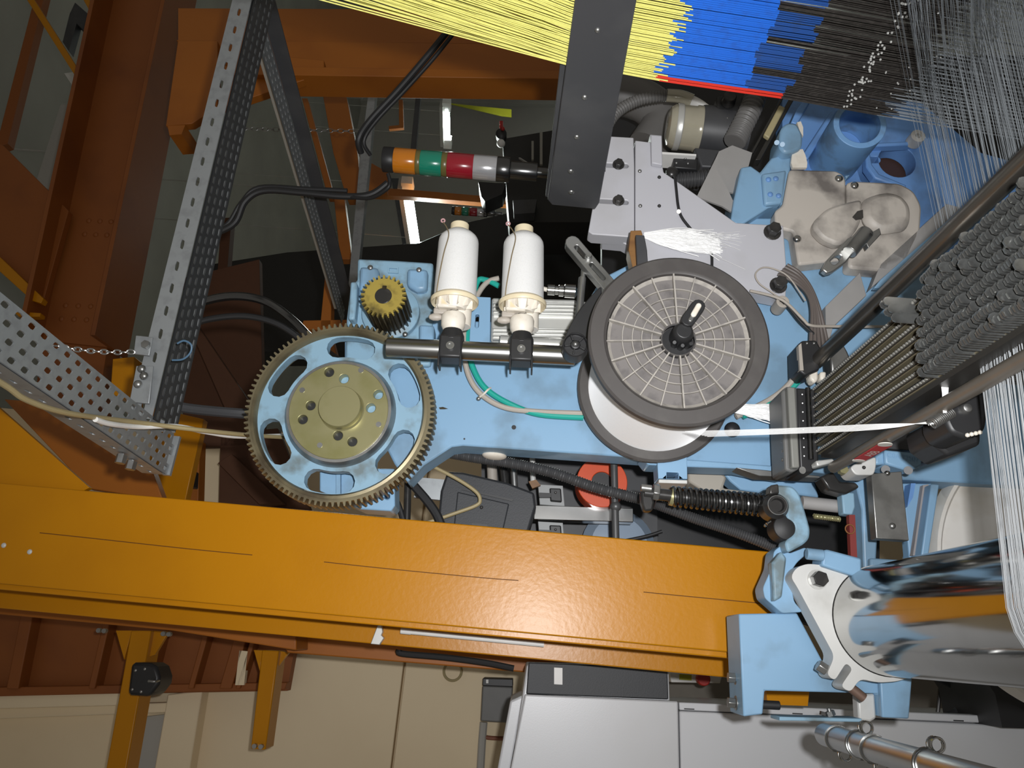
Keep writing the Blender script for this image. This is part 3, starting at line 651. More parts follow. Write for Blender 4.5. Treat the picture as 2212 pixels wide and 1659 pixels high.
for x, y in ((780, 800), (653, 843), (691, 962), (818, 917)):
    p = M(x, y, hf); part('pin', Mb().cyl(p - N * .004, p + N * .0012, mm(6, p), seg=16), steel, hfl)
for x, y in ((711, 804), (671, 876), (654, 906), (761, 954), (730, 941)):
    p = M(x, y, hf); part('socket', Mb().cyl(p - N * .016, p - N * .010, mm(10.4, p), seg=16), blk, hfl)
pc = M(733, 877, hf + .018); part('shaft_end', Mb().lathe(pc - N * .022, N, [(48 * u, 0), (48 * u, .004), (45.5 * u, .006), (45 * u, .021), (44 * u, .022)], 48), brass, gw)
# ------------------------------------------------------------------ pinion
pc = M(828, 639, .10); u2 = mm(1, pc)
pg = thing('pinion_gear', 'small greasy bronze pinion meshing with the big gear', 'gear', pc - Z * 49 * u2)
part('front_teeth', Mb().ring(pc, -N, teeth(26, 41 * u2, 49.5 * u2), 18 * u2, .006), brass_g, pg, ang=25)
part('teeth', Mb().ring(pc - N * .006, -N, teeth(26, 41 * u2, 49 * u2), 18 * u2, .078), grease, pg, ang=25)
part('shaft', Mb().cyl(pc - N * .1, pc + N * .001, 18.5 * u2, seg=28), blk_m, pg, .0006)
part('key', Mb().box(pc + T * 19 * u2 - N * .002, (T, Z, N), (8 * u2, 9 * u2, .008)), grease, pg)
# ------------------------------------------------------------------ bobbin bar
HB = .135
b0, b1 = M(836, 750, HB), M(1242, 769, HB)
bbar = thing('mounting_bar', 'polished black round bar carrying the two bobbins', 'bar', b1)
part('rod', Mb().cyl(b0, b1, mm(21, b0), seg=36), barm, bbar, .001)
bd = (b1 - b0).normalized()
def bobbin(cx, cy, lab1, lab2, lean):
    bc = M(cx, cy, HB); u = mm(1, bc); k = 1.05; up = (T + Z * lean).normalized()
    def q(d): return bc + up * (d * u * k)
    # holder
    hd = thing('bobbin_holder', lab2, 'holder', bc, 'bobbin holders on the black bar')
    part('clamp', Mb().box(bc + up * .001, (bd, up, N), (50 * u, 52 * u, 52 * u)), blk, hd, .003)
    for s in (-1, 1): part('clamp_fin', Mb().box(bc - up * 30 * u + bd * s * 23 * u + N * .006, (bd, up, N), (4 * u, 30 * u, 40 * u)), blk, hd, .0008)
    part('neck', Mb().lathe(q(18), up, [(27 * u, 0), (26 * u, 14 * u), (17 * u, 36 * u), (17 * u, 44 * u)], 20), blk, hd, .001)
    part('clamp_screw', Mb().lathe(bc + N * 26 * u, N, [(9 * u, 0), (9 * u, .004), (5 * u, .004), (5 * u, .002)], 16), steel, hd)
    part('cup', Mb().lathe(q(44), up, [(21 * u, 0), (26 * u, 10 * u), (27 * u, 30 * u), (24 * u, 38 * u)], 32), creamw, hd, .0008)
    part('collar', Mb().lathe(q(62) + bd * 12 * u - N * 24 * u, up, [(25 * u, 0), (25 * u, 42 * u)], 28), creamw, hd, .001)
    part('spring', Mb().helix(q(78), q(98), 9 * u, 1.4 * u, 4.5), steel, hd)
    lvr = part('lever', Mb().box(q(100) - bd * 14 * u + N * 10 * u, (bd, up, N), (44 * u, 26 * u, 24 * u)), creamw, hd, .0025)
    part('lever_window', Mb().box(q(100) - bd * 18 * u + N * 21.5 * u, (bd, up, N), (17 * u, 12 * u, 2.5 * u)), cream, lvr)
    part('brake_arm', Mb().box(q(86) - bd * 30 * u - N * 4 * u, (bd, up, N), (30 * u, 14 * u, 18 * u)), tan, hd, .002)
    part('lint', Mb().ball(q(74) - bd * 40 * u - N * 4 * u, 9 * u, 10, bd, 1.8), tan, hd, 0, 'grey lint caught on the brake')
    wp = [q(94) - bd * 38 * u + N * 22 * u, q(130) - bd * 36 * u + N * 34 * u, q(195) - bd * 26 * u + N * 48 * u, q(238) - bd * 18 * u + N * 48 * u, q(262) - bd * 24 * u + N * 38 * u, q(284) - bd * 36 * u + N * 24 * u]
    part('guide_wire', Mb().tube(wp, 1.3 * u, 6), mat('tan_wire', (.28, .22, .13), .4, .3) if 'tan_wire' not in MATS else MATS['tan_wire'], hd)
    part('eyelet', Mb().torus(wp[-1] + up * 3 * u, N, 4 * u, 1.8 * u, 12, 6), mat('pink_ceramic', (.55, .32, .33), .3) if 'pink_ceramic' not in MATS else MATS['pink_ceramic'], hd)
    # bobbin
    bo = thing('yarn_bobbin', lab1, 'bobbin', q(104), 'yarn bobbins on the black bar')
    part('yarn', Mb().lathe(q(114), up, [(47 * u, 0), (46.5 * u, 60 * u), (45.5 * u, 138 * u), (44.5 * u, 146 * u), (41 * u, 153 * u), (34 * u, 160 * u), (26 * u, 166 * u), (20 * u, 170 * u)], 48), yarn_b, bo, label='silky white wound yarn')
    part('flange', Mb().lathe(q(104), up, [(46 * u, 5 * u), (51 * u, 0), (53 * u, 3 * u), (53 * u, 9 * u), (50 * u, 13 * u), (46 * u, 16 * u), (40 * u, 16 * u), (40 * u, 6 * u), (46 * u, 5 * u)], 48, False), cream, bo)
    part('core', Mb().lathe(q(90), up, [(24 * u, 0), (36 * u, 22 * u), (42 * u, 24 * u), (20 * u, 25 * u)], 32), creamw, bo)
    B = Mb()
    for i in range(10):
        a = 2 * math.pi * i / 10; d = bd * math.cos(a) + up.cross(bd) * math.sin(a)
        B.box(q(104) + d * 31 * u, (d, up, up.cross(d)), (18 * u, 22 * u, 2.2 * u))
    part('core_rib', B, creamw, bo)
    part('cap', Mb().lathe(q(114) + up * 168 * u, up, [(21 * u, 0), (21 * u, 17 * u), (19.5 * u, 19 * u), (13 * u, 19 * u), (13 * u, 8 * u)], 28), cream, bo, .0005)
bobbin(975, 757, 'white yarn bobbin next to the blue gear housing', 'ivory and black bobbin holder next to the blue gear housing', .05)
bobbin(1126, 764, 'white yarn bobbin next to the slotted lever arm', 'ivory and black bobbin holder next to the slotted lever arm', .065)
# ------------------------------------------------------------------ aluminium motor behind second bobbin
mo = thing('finned_motor', 'finned aluminium motor housing behind the second bobbin', 'motor', M(1150, 750, .03))
part('body', plate([(1062, 642), (1246, 646), (1246, 742), (1060, 738)], .02, .06), alu, mo, .004)
for y in (652, 660, 668, 676, 706, 714, 722, 730): part('fin', plate([(1064, y), (1246, y + 3), (1246, y + 6), (1064, y + 3)], .027, .01), alu, mo, .0006)
part('roller', Mb().cyl(M(1080, 738, .05), M(1250, 748, .05), mm(14, M(1150, 740, .05))), alu, mo, .001)
p0, p1 = M(1182, 626, .03), M(1246, 630, .03); ax = (p1 - p0).normalized(); L_ = (p1 - p0).length; uu = mm(1, p0)
part('connector', Mb().lathe(p0, ax, [(10 * uu, 0), (12 * uu, .001), (12 * uu, L_ * .25), (10 * uu, L_ * .27), (10 * uu, L_ * .38), (13 * uu, L_ * .4), (13 * uu, L_ * .55), (11 * uu, L_ * .57), (15 * uu, L_ * .6), (15 * uu, L_ * .95), (9 * uu, L_)], 20), chrome_r, mo)
part('connector_tail', Mb().cyl(M(1163, 621, .03), p0, 5 * uu), creamw, mo)
part('terminal_box', plate([(1250, 650), (1300, 652), (1300, 740), (1248, 740)], .02, .05), alu, mo, .003)
# hoses
def hose(label, pts, r, m, h=.015, cat='hose'): return solo('hose' if cat == 'hose' else 'cable', label, cat, Mb().tube(PM([(x, y, h) for x, y in pts]), r), m)
hose('grey-tan hose curving down the blue frame below the bobbin bar', [(1078, 601), (1052, 610), (1030, 640), (1008, 690), (1002, 750), (1012, 810), (1040, 852), (1090, 880), (1160, 889), (1260, 893)], .0042, tan)
hose('teal hose curving beside the grey-tan hose on the blue frame', [(1078, 618), (1050, 605), (1030, 612), (1014, 690), (1011, 750), (1024, 800), (1050, 840), (1100, 872), (1165, 895), (1260, 902)], .0045, teal, .014)
ti = thing('cable_tie', 'white cable tie with a screw holding the two hoses', 'cable tie', M(1036, 858, .018))
part('strap', Mb().tube(PM([(1036, 858, .014), (1046, 850, .022), (1054, 842, .022), (1060, 838, .014)]), .0016), creamw, ti)
screw(ti, 1034, 861, .014, 5)
# ------------------------------------------------------------------ lever, slotted arm and wood block
lv = thing('spool_lever', 'black plastic lever with a round ribbed knob beside the spool', 'lever', M(1242, 775, .19))
kc2 = M(1243, 744, .19); ku = mm(1, kc2)
lvk = part('knob', Mb().lathe(kc2 - N * .03, N, [(26 * ku, 0), (29 * ku, .012), (28 * ku, .03), (25 * ku, .032), (24 * ku, .026), (11 * ku, .026), (10 * ku, .030), (4 * ku, .031)], 36), blk, lv, .0005)
for i in range(5):
    a = 2 * math.pi * i / 5 + .5; d = T * math.cos(a) + Z * math.sin(a)
    part('knob_rib', Mb().box(kc2 + d * 17 * ku - N * .001, (d, N.cross(d), N), (13 * ku, 4 * ku, .004)), blk, lvk, .0004)
part('knob_bolt', Mb().dome(kc2 - N * .0005, N, 7 * ku, .005), steel, lv)
part('arm', plate(rnd([(1216, 735), (1232, 700), (1252, 668), (1275, 640), (1300, 615), (1300, 640), (1282, 690), (1270, 760), (1245, 770)], 10), .165, .02), blk, lv, .003)
rd = solo('support_rod', 'slim grey steel rod between the motor and the slotted arm', 'rod', Mb().cyl(M(1262, 572, .11), M(1258, 610, .11), mm(5, M(1262, 600, .11))).cyl(M(1258, 600, .11), M(1249, 700, .11), mm(8, M(1262, 600, .11))), steel, .0005)
sa = thing('slotted_link', 'grey slotted metal arm sticking out beside the spool', 'arm', M(1300, 605, .12))
part('link', Mb().holed(slot(1237, 523, 1318, 618, .13, 16), [slot(1246, 534, 1263, 554, .13, 5), slot(1278, 572, 1303, 600, .13, 5)], -N * .018), steel, sa, .001)
c = M(1271, 556, .13); part('bolt', Mb().lathe(c, N, [(mm(8, c), 0), (mm(8, c), .003), (mm(6, c), .004), (mm(6, c), .009), (mm(3, c), .009)], 16), steel, sa)
wb = thing('wood_block', 'small brown wooden block with a dark strip above the spool', 'block', M(1380, 560, .12))
part('wood', plate([(1362, 498), (1385, 497), (1388, 505), (1392, 600), (1372, 600), (1358, 540)], .11, .03), wood, wb, .001)
part('dark_strip', plate([(1373, 507), (1392, 508), (1398, 540), (1402, 600), (1378, 600)], .122, .011), dkgrey, wb, .001)
# ------------------------------------------------------------------ the big spool
sc1 = M(1467, 731, .227); us = mm(1, sc1); RS = 196 * us
sp = thing('yarn_spool', 'big white yarn spool with dusty dark grey ribbed flanges', 'spool', sc1 - Z * RS - N * .1)
LS = .212
part('rear_flange', Mb().lathe(sc1 - N * LS, N, [(RS * .3, 0), (RS * .97, 0), (RS, .003), (RS, .010), (RS * .97, .013), (RS * .3, .013)], 72), taupe, sp)
part('yarn', Mb().lathe(sc1 - N * (LS - .013), N, [(RS * .3, 0), (RS * .86, 0), (RS * .865, .05), (RS * .86, .1), (RS * .86, LS - .029), (RS * .3, LS - .036)], 72), yarn, sp, label='tightly wound white yarn')
ff_ = part('front_flange', Mb().lathe(sc1 - N * .016, N, [(RS * .18, .001), (RS * .3, 0), (RS * .97, 0), (RS, .003), (RS, .013), (RS * .975, .016), (RS * .83, .016), (RS * .815, .014), (RS * .80, .013), (RS * .785, .006), (RS * .20, .004), (RS * .195, .012), (RS * .18, .012)], 96, False), taupe, sp)
part('recess_face', Mb().lathe(sc1 - N * .012, N, [(RS * .19, .0005), (RS * .79, .0025), (RS * .79, 0)], 96, False), dust, sp)
for i in range(20):
    a = 2 * math.pi * i / 20 + .1; d = T * math.cos(a) + Z * math.sin(a)
    big = i % 2 == 0
    part('radial_rib', Mb().box(sc1 + d * RS * .495 - N * (.0055 if big else .0068), (d, N.cross(d), N), (RS * .60, .0019 if big else .0015, .008 if big else .005)), rib_d, ff_)
for r_ in (.29, .40, .505, .615):
    part('ring_rib', Mb().lathe(sc1 - N * .011, N, [(RS * r_, 0), (RS * r_, .005), (RS * (r_ + .009), .005), (RS * (r_ + .009), 0)], 80, False), rib_d, ff_)
part('dust_edge', Mb().lathe(sc1 - N * .0105, N, [(RS * .74, 0), (RS * .785, .0045), (RS * .787, 0)], 96, False), rib_d, sp)
part('bore', Mb().lathe(sc1 - N * .03, N, [(RS * .10, .012), (RS * .185, .012), (RS * .185, .022), (RS * .2, .0225), (RS * .2, .012)], 40, False), blk, sp)
part('bore_floor', Mb().cyl(sc1 - N * .03, sc1 - N * .019, RS * .188, seg=40), blk, sp)
kk = M(1478, 714, .235); ku = mm(1, kk)
kn2 = thing('spool_spindle', 'black slotted spindle knob holding the spool', 'knob', kk - Z * 30 * ku)
part('knob', Mb().lathe(kk - N * .04, N, [(26 * ku, 0), (24 * ku, .03), (20 * ku, .038), (16 * ku, .04)], 32), blk, kn2, .0005)
for s in (-1, 0, 1):
    d = (-T + Z * s * .75).normalized(); part('grip', Mb().lathe(kk - N * .03 + d * 20 * ku, (N + d * .25), [(8 * ku, 0), (7 * ku, .018), (4 * ku, .023)], 14), blk, kn2)
part('peg_slot', Mb().prism(slot(1487, 690, 1509, 660, .240, 15), -N * .012), blk, kn2, .001)
part('peg', Mb().prism(slot(1499, 678, 1510, 659, .244, 6), -N * .01), creamw, kn2, .0015)
part('peg_neck', Mb().prism(slot(1492, 690, 1498, 680, .242, 5), -N * .008), steel, kn2, .001)
# ------------------------------------------------------------------ light grey cover
cv = thing('cover_plate', 'pale grey enamelled metal cover with bolts above the spool', 'cover', M(1697, 640, .03))
HV = .045
part('left_panel', plate([(1301, 293), (1369, 297), (1370.5, 360), (1370.5, 512), (1362, 512), (1280, 506), (1271, 500), (1287, 410)], HV, .03, [slot(1301, 356, 1353, 358, HV, 5), slot(1298, 434, 1353, 437, HV, 5)]), grey_l, cv, .0015)
part('right_panel', plate([(1372, 303), (1404, 307), (1404, 290), (1430, 292), (1431, 358), (1434, 372), (1455, 386), (1590, 481), (1692, 487), (1700, 590), (1697, 648), (1560, 620), (1420, 640), (1372, 600)], HV, .03), grey_l, cv, .0015)
screw(cv, 1424, 445, HV, 4, blk_m)
part('front_tab', plate([(1406, 291), (1430, 293), (1431, 356), (1408, 352)], HV + .012, .01), grey_l, cv, .0015)
part('lower_lip', plate([(1300, 512), (1372, 516), (1372, 545), (1356, 530), (1345, 524), (1302, 520)], HV - .02, .03), grey_l, cv, .001)
bolt(cv, 1336, 356, HV, 9.5); bolt(cv, 1336, 434, HV, 9.5)
for x, y in ((1382, 370), (1383, 445)): screw(cv, x, y, HV, 4.5)
screw(cv, 1424, 383, HV, 4, blk_m)
bolt(cv, 1668, 502, HV, 14, blk_m, .016); bolt(cv, 1681, 617, HV, 14, blk_m, .016)
c = M(1687, 657, HV); part('standoff', Mb().lathe(c - N * .02, N, [(mm(14, c), 0), (mm(14, c), .03), (mm(7, c), .03), (mm(7, c), .02)], 20), tan, cv, .0006)
part('stud', Mb().cyl(M(1292, 366, HV + .01), M(1308, 367, HV + .01), mm(4, c)), blk, cv)
hose('thin black cable hanging across the grey cover', [(1458, 380), (1461, 410), (1465, 445), (1472, 468), (1490, 492), (1520, 525), (1536, 545), (1538, 575)], .0022, blk_r, HV + .004, 'cable')
solo('cable_clip', 'white clip holding the thin black cable', 'clip', Mb().cyl(M(1466, 457, HV + .002), M(1466, 457, HV + .008), mm(5, c)), wht)
solo('wire_loop', 'thin grey wire loop hooked over the cover corner', 'wire', Mb().tube(PM([(1700, 655, HV + .01), (1668, 632, HV + .01), (1640, 612, HV + .01), (1632, 592, HV + .01), (1648, 578, HV + .01), (1675, 582, HV + .01), (1705, 600, HV + .01), (1740, 650, HV + .01)]), .0012), tan)
# white yarn waste
def tuft(name, label, a, b, n, spread, hs, m, r=.0005, curl=8):
    B = Mb()
    for i in range(n):
        y0 = random.uniform(-1, 1); e = random.uniform(.55, 1.1); w = random.gauss(0, spread)
        pts = []
        for k in range(6):
            t = k / 5 * e; x = a[0] + (b[0] - a[0]) * t; y = a[1] + (b[1] - a[1]) * t + y0 * hs * (.25 + 2.6 * t * (1 - t) + .3 * t) + w * t * t
            pts.append(M(x + random.uniform(-2, 2), y + random.uniform(-1.5, 1.5), a[2] + .012 * math.sin(math.pi * min(t, 1)) * random.uniform(.3, 1)))
        B.tube(pts, r, 4, 3)
    return solo(name, label, 'yarn waste', B, m, kind='stuff')
tuft('yarn_waste', 'loose white yarn waste lying on the pale grey cover', (1393, 508, HV + .004), (1545, 530, HV), 260, 9, 20, yarn, .0007)
tuft('yarn_waste', 'stray white fibres trailing from the waste on the cover', (1400, 505, HV + .003), (1600, 520, HV), 40, 22, 12, yarn, .00025)
tuft('yarn_waste', 'white yarn tuft sticking out right of the big spool', (1560, 880, .03), (1692, 896, .03), 160, 10, 10, yarn, .0008)
solo('round_knob', 'small black round knob below the yarn strand', 'knob', Mb().ball(M(1582, 928, .012), mm(17, M(1582, 928, .012)), 20, N, .7), blk)
# ------------------------------------------------------------------ dark upright bar and harness cords
tc = tq(M(1240, 445, .075))
hbz = thing('comber_bar', 'dark grey riveted steel bar crossing the yellow cords', 'bar', Q(1250, 440, tc))
part('face', Mb().prism([Q(x, y, tc) for x, y in ((1254, -90), (1392, -90), (1294, 440), (1286, 452), (1192, 443), (1183, 432))], T * .012), dkgrey, hbz, .0015)
part('back_strip', Mb().prism([Q(x, y, tc + .014) for x, y in ((1235, -90), (1262, -90), (1196, 430), (1178, 425))], T * .008), dkgrey, hbz, .001)
for x, y in ((1291, 65), (1263, 210), (1246, 296), (1233, 370), (1234, 415)):
    c = Q(x, y, tc); part('rivet', Mb().dome(c, -T, mm(7, c), .003), steel, hbz)
B = Mb()
def strand(B, pts, r): B.tube(pts, r, 3, 1)
edge = [(480, -84), (1225, 141), (1340, 159), (1432, 176), (1690, 213), (1905, 251), (2260, 312)]
blk_j = [random.uniform(-.012, .012) for _ in range(60)]; blk_k = [random.uniform(-.006, .006) for _ in range(60)]
segs = {'y': (Mb(), Mb()), 'b': (Mb(), Mb()), 'c': (Mb(), Mb()), 'r': (Mb(), Mb()), 'd': (Mb(), Mb()), 'w': (Mb(), Mb())}
for lay in range(5):
    dt = .004 + lay * .007
    base = [Q(x, y, tc + dt) for x, y in edge]
    npts = 130 if lay < 3 else 70
    for i in range(npts):
        s = (i + random.uniform(-.35, .35)) * (.36 / npts) + .0012 * lay
        o = N * max(s, 0); j = random.uniform(-.012, .012); j2 = random.uniform(-.008, .008)
        fan = T * random.uniform(-.003, .003)
        pts = [p + o for p in base]
        pts[0] = pts[0] + N * s * .35 + fan * 6
        d1 = (pts[4] - pts[3]).normalized(); sh = s * .12
        p_yb = pts[3] + d1 * (j + sh * .6); g = int(s / .012); p_bd = pts[4] + d1 * (blk_k[g] + j2 * .15); p_bc = pts[3].lerp(pts[4], .67) + d1 * (blk_j[g] * .4 + j2 * .1)
        p_dw = pts[5] + d1 * random.uniform(-.01, .02)
        r_ = .00085
        strand(segs['y'][0], [pts[0], pts[1], pts[2], p_yb], r_)
        isr = s < .010 and lay < 4
        strand(segs['r' if isr else 'b'][0], [p_yb - d1 * .004, p_bc], r_ * 1.5)
        if g % 4 != 3 or isr: strand(segs['r' if isr else 'c'][0], [p_bc - d1 * .001, p_bd], r_ * (1.3 if isr else 1.15))
        else: p_bd = p_bc
        strand(segs['d'][0], [p_bd - d1 * .003, p_dw], r_ * .75)
        if i % 2 == 0: strand(segs['w'][0], [p_dw, pts[6]], r_ * .42)
for k, nm, lb, m_ in (('y', 'harness_cords', 'yellow harness cords stretched past the dark riveted bar', cord_y), ('b', 'cord_sleeves', 'bright blue sleeves at the ends of the yellow harness cords', cord_b),
                      ('c', 'cord_sleeves', 'darker blue sleeve tails before the dark heddle wires', cord_b2),
                      ('r', 'cord_sleeves', 'red sleeves along the lower edge of the blue ones', cord_r), ('d', 'heddle_wires', 'dark heddle wires below the blue sleeves', cord_d), ('w', 'heddle_tails', 'pale grey heddle tails crossing the white warp threads', yarn_g)):
    solo(nm, lb, 'cords', segs[k][0], m_, kind='stuff')
B = Mb()
for i in range(150):
    s = random.uniform(0, .36); f = random.gauss(.62, .035); p = Q(1690, 213, tc).lerp(Q(1905, 251, tc), f) + N * s - T * .001
    B.ball(p, .0015, 6)
for i in range(40):
    s = random.uniform(0, .36); f = random.gauss(1.0, .1); p = Q(1690, 213, tc).lerp(Q(1905, 251, tc), f) + N * s - T * .001
    B.ball(p, .0011, 6)
solo('heddle_eyes', 'row of tiny glinting heddle eyes across the dark wires', 'heddle eyes', B, alu, kind='stuff')
# ------------------------------------------------------------------ signal towers
def tower(a, b, r, label, segsx, d):
    t = thing('signal_tower', label, 'signal tower', P(*b, d)); A, Bp = P(*a, d), P(*b, d); ax = (Bp - A).normalized(); L = (Bp - A).length
    for nm, f0, f1, rr, m_ in segsx:
        part(nm, Mb().lathe(A + ax * L * f0, ax, [(r * rr * .97, 0), (r * rr, L * .004), (r * rr, L * (f1 - f0) - L * .004), (r * rr * .97, L * (f1 - f0))], 32), m_, t)
    return t
sx = lambda x: (x - 828) / (1215 - 828)
rows = [('cap', sx(828), sx(852), 1.0, blk), ('amber_lens', sx(852), sx(899), 1.0, sgl['amber']), ('spacer', sx(899), sx(909), .97, olive), ('green_lens', sx(909), sx(955), 1.0, sgl['green']),
        ('spacer', sx(955), sx(967), .97, olive), ('red_lens', sx(967), sx(1023), 1.0, sgl['red']), ('clear_lens', sx(1023), sx(1073), 1.0, sgl['clear']), ('ring', sx(1073), sx(1101), 1.0, blk_gl),
        ('base', sx(1101), sx(1160), .72, blk_gl), ('stem', sx(1160), 1.0, .42, blk_gl)]
tower((828, 344), (1215, 377), mm(27, P(950, 350, 1.62)), 'signal tower with amber, green, red and clear lenses beside the dark bar', rows, 1.62)
tower((976, 455), (1085, 462), mm(9, P(1020, 458, 5.2)), 'tiny far signal tower with amber, green and red lenses', rows, 5.2)
# ================================================================== castings above and right of the grey cover
def cylz(p, q, r, seg=24): return Mb().cyl(p, q, r, seg=seg)
def ripple(r, n, a=.10): return lambda t: r * (1 + a * math.sin(t * n * 2 * math.pi))
def chose(label, pts, rpx, m, n, name='corrugated_hose', hx=None):
    pp = PM(pts); r = mm(rpx, pp[0]); B = Mb(); sp_ = smooth_path(pp, 60)
    B.tube(sp_, ripple(r, n), 16, 1); return solo(name, label, 'hose', B, m, ang=60)
ins = thing('dark_backing', 'black sheet added for the shaded inside of the loom behind the blue castings', 'panel', M(1800, 700, -.5))  # black sheets added where the loom's inside is only in shade
part('sheet', plate([(1300, 120), (2500, 120), (2500, 720), (1300, 720)], -.5, .03), blk, ins)
part('lower_sheet', plate([(1395, 960), (1900, 980), (1900, 1400), (1395, 1230)], -.42, .03), blk, ins)
solo('air_duct', 'wide pale grey duct behind the corrugated hose', 'duct', Mb().tube(PM([(1250, 215, -.3), (1340, 205, -.3), (1400, 225, -.3), (1430, 265, -.3), (1400, 320, -.3)]), .045, 20), hoseg)
chose('grey corrugated hose bending out behind the dark bar', [(1305, 285, -.1), (1330, 245, -.1), (1375, 218, -.1), (1430, 207, -.1), (1462, 208, -.1)], 12, hoseg, 34)
hs_ = thing('hose_sleeve', 'clear sleeve and white nozzle joining the grey corrugated hose', 'hose', M(1480, 215, -.1))
part('sleeve', Mb().tube(PM([(1440, 206, -.1), (1470, 209, -.1), (1495, 218, -.1)]), mm(14, M(1470, 210, -.1)), 16), clear, hs_)
part('nozzle', Mb().tube(PM([(1490, 216, -.1), (1515, 226, -.1), (1545, 246, -.1)]), lambda t: mm(12, M(1470, 210, -.1)) * (1 - .55 * t), 16), wht, hs_)
mt = thing('vacuum_motor', 'dark grey cylindrical motor with a clear bowl at its end', 'motor', M(1560, 330, -.1))
a_, b_ = M(1440, 272, -.1), M(1612, 290, -.1); ax = (b_ - a_).normalized(); L_ = (b_ - a_).length; mu = mm(1, a_)
part('bowl', Mb().lathe(a_, ax, [(28 * mu, 0), (40 * mu, .004), (46 * mu, .012), (47 * mu, L_ * .34), (49 * mu, L_ * .36), (49 * mu, L_ * .42)], 36), clear, mt)
part('bowl_ring', Mb().lathe(a_ + ax * L_ * .1, ax, [(47.5 * mu, 0), (49 * mu, .002), (49 * mu, L_ * .07), (47.5 * mu, L_ * .08)], 36, False), alu, mt)
part('body', Mb().lathe(a_ + ax * L_ * .42, ax, [(50 * mu, 0), (51 * mu, .003), (51 * mu, L_ * .58)], 36), dkgrey, mt)
part('foot', plate([(1500, 318), (1612, 328), (1612, 365), (1515, 360)], -.06, .08), dkgrey, mt, .003)
chose('thick grey corrugated hose hanging beside the motor', [(1636, 195, -.03), (1622, 235, -.03), (1600, 280, -.03), (1586, 308, -.03)], 22, hoseg, 17)
kb = thing('black_valve', 'black valve block over the motor body', 'valve', M(1580, 270, -.06))
part('body', plate([(1548, 205), (1606, 208), (1602, 262), (1548, 262)], -.06, .06), blk, kb, .004)
part('knob', Mb().lathe(M(1572, 222, -.06), N, [(mm(16, M(1572, 222, -.06)), 0), (mm(14, M(1572, 222, -.06)), .02)], 20), blk_m, kb, .002)
screw(kb, 1571, 256, -.059, 4)
sb = thing('switch_bracket', 'white strip with black switch parts under the motor bowl', 'bracket', M(1470, 360, -.02))
part('strip', plate([(1428, 328), (1504, 333), (1504, 337), (1428, 333)], -.01, .04), wht, sb)
part('switch', plate([(1455, 337), (1508, 340), (1506, 366), (1455, 362)], -.02, .04), blk, sb, .002)
for x, y in ((1461, 353), (1486, 354), (1480, 343)): screw(sb, x, y, -.019, 3)
part('plunger', Mb().ball(M(1452, 372, -.02), mm(14, M(1452, 372, -.02)), 14, N, .6), blk_m, sb)
chose('dark corrugated hose lying under the switch bracket', [(1445, 392, -.04), (1490, 388, -.04), (1540, 384, -.04)], 17, hosed, 14)
sg2 = thing('sheet_guard', 'bent grey sheet metal guard beside the blue block', 'guard', M(1545, 420, .0))
part('front', plate([(1546, 342), (1553, 327), (1547, 364), (1575, 415), (1600, 470), (1560, 445), (1505, 425)], .01, .004), mat('grey_sheet', (.33, .32, .31), .55), sg2)
part('side', plate([(1553, 327), (1582, 314), (1625, 330), (1600, 420), (1575, 415), (1547, 364)], -.01, .004), MATS['grey_sheet'], sg2)
# blue castings
bc_ = thing('frame_casting', 'blue cast wall with a round dark opening behind the warp threads', 'casting', M(1900, 640, -.07))
part('wall', plate([(1690, 200), (1990, 220), (2120, 330), (2300, 380), (2300, 700), (1690, 700)], -.07, .04, [hole(1938, 348, -.07, 40, 28), slot(1882, 345, 1895, 345, -.07, 8), slot(1862, 360, 1870, 385, -.07, 12), slot(1905, 408, 1930, 405, -.07, 14)]), blue_deep, bc_, .003)
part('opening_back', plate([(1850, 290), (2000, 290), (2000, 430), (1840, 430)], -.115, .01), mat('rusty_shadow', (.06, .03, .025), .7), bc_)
part('rib', plate([(1868, 300), (1878, 318), (1885, 355), (1900, 375), (1960, 400), (1955, 408), (1890, 385), (1872, 360)], -.055, .02), blue_deep, bc_, .003)
part('rib', plate([(1880, 308), (1990, 303), (1990, 311), (1880, 316)], -.055, .02), blue_deep, bc_, .003)
part('web_curve', plate([(1820, 372), (1850, 340), (1868, 312), (1874, 318), (1858, 352), (1830, 385)], -.045, .03), blue, bc_, .002)
part('lug', Mb().lathe(M(1972, 308, -.06), N, [(mm(16, M(1972, 308, -.06)), 0), (mm(15, M(1972, 308, -.06)), .02), (mm(6, M(1972, 308, -.06)), .02), (mm(6, M(1972, 308, -.06)), .01)], 20), silver, bc_)
pa, pb = M(1858, 268, .06), M(1786, 368, -.10); pr = mm(56, pa)
pi_ = thing('pipe_socket', 'short wide blue cast pipe socket open at one end', 'pipe', M(1790, 372, -.01))
part('pipe', Mb().pipe(pb, pa, pr, pr * .78, 48), blue_mid, pi_, .001)
part('inner', Mb().cyl(pb, pb.lerp(pa, .5), pr * .77, seg=32), blue_deep, pi_)
part('side_flange', plate([(1733, 335), (1795, 240), (1812, 236), (1745, 345)], -.03, .03), blue_deep, pi_, .003)
ba = thing('bracket_casting', 'blue cast bracket block with four dimples beside the beige cover', 'casting', M(1640, 485, .02))
part('block', plate([(1601, 361), (1622, 357), (1642, 372), (1666, 341), (1690, 332), (1711, 330), (1708, 366), (1694, 440), (1660, 448), (1598, 488), (1578, 479), (1586, 430)], .02, .08), blue, ba, .003)
part('face_pad', plate([(1646, 374), (1700, 366), (1690, 438), (1652, 442)], .028, .02), blue, ba, .004)
part('head', plate(rnd([(1687, 276), (1700, 264), (1722, 266), (1735, 292), (1733, 318), (1712, 328), (1694, 330), (1682, 316)], 8), .04, .06), blue, ba, .004)
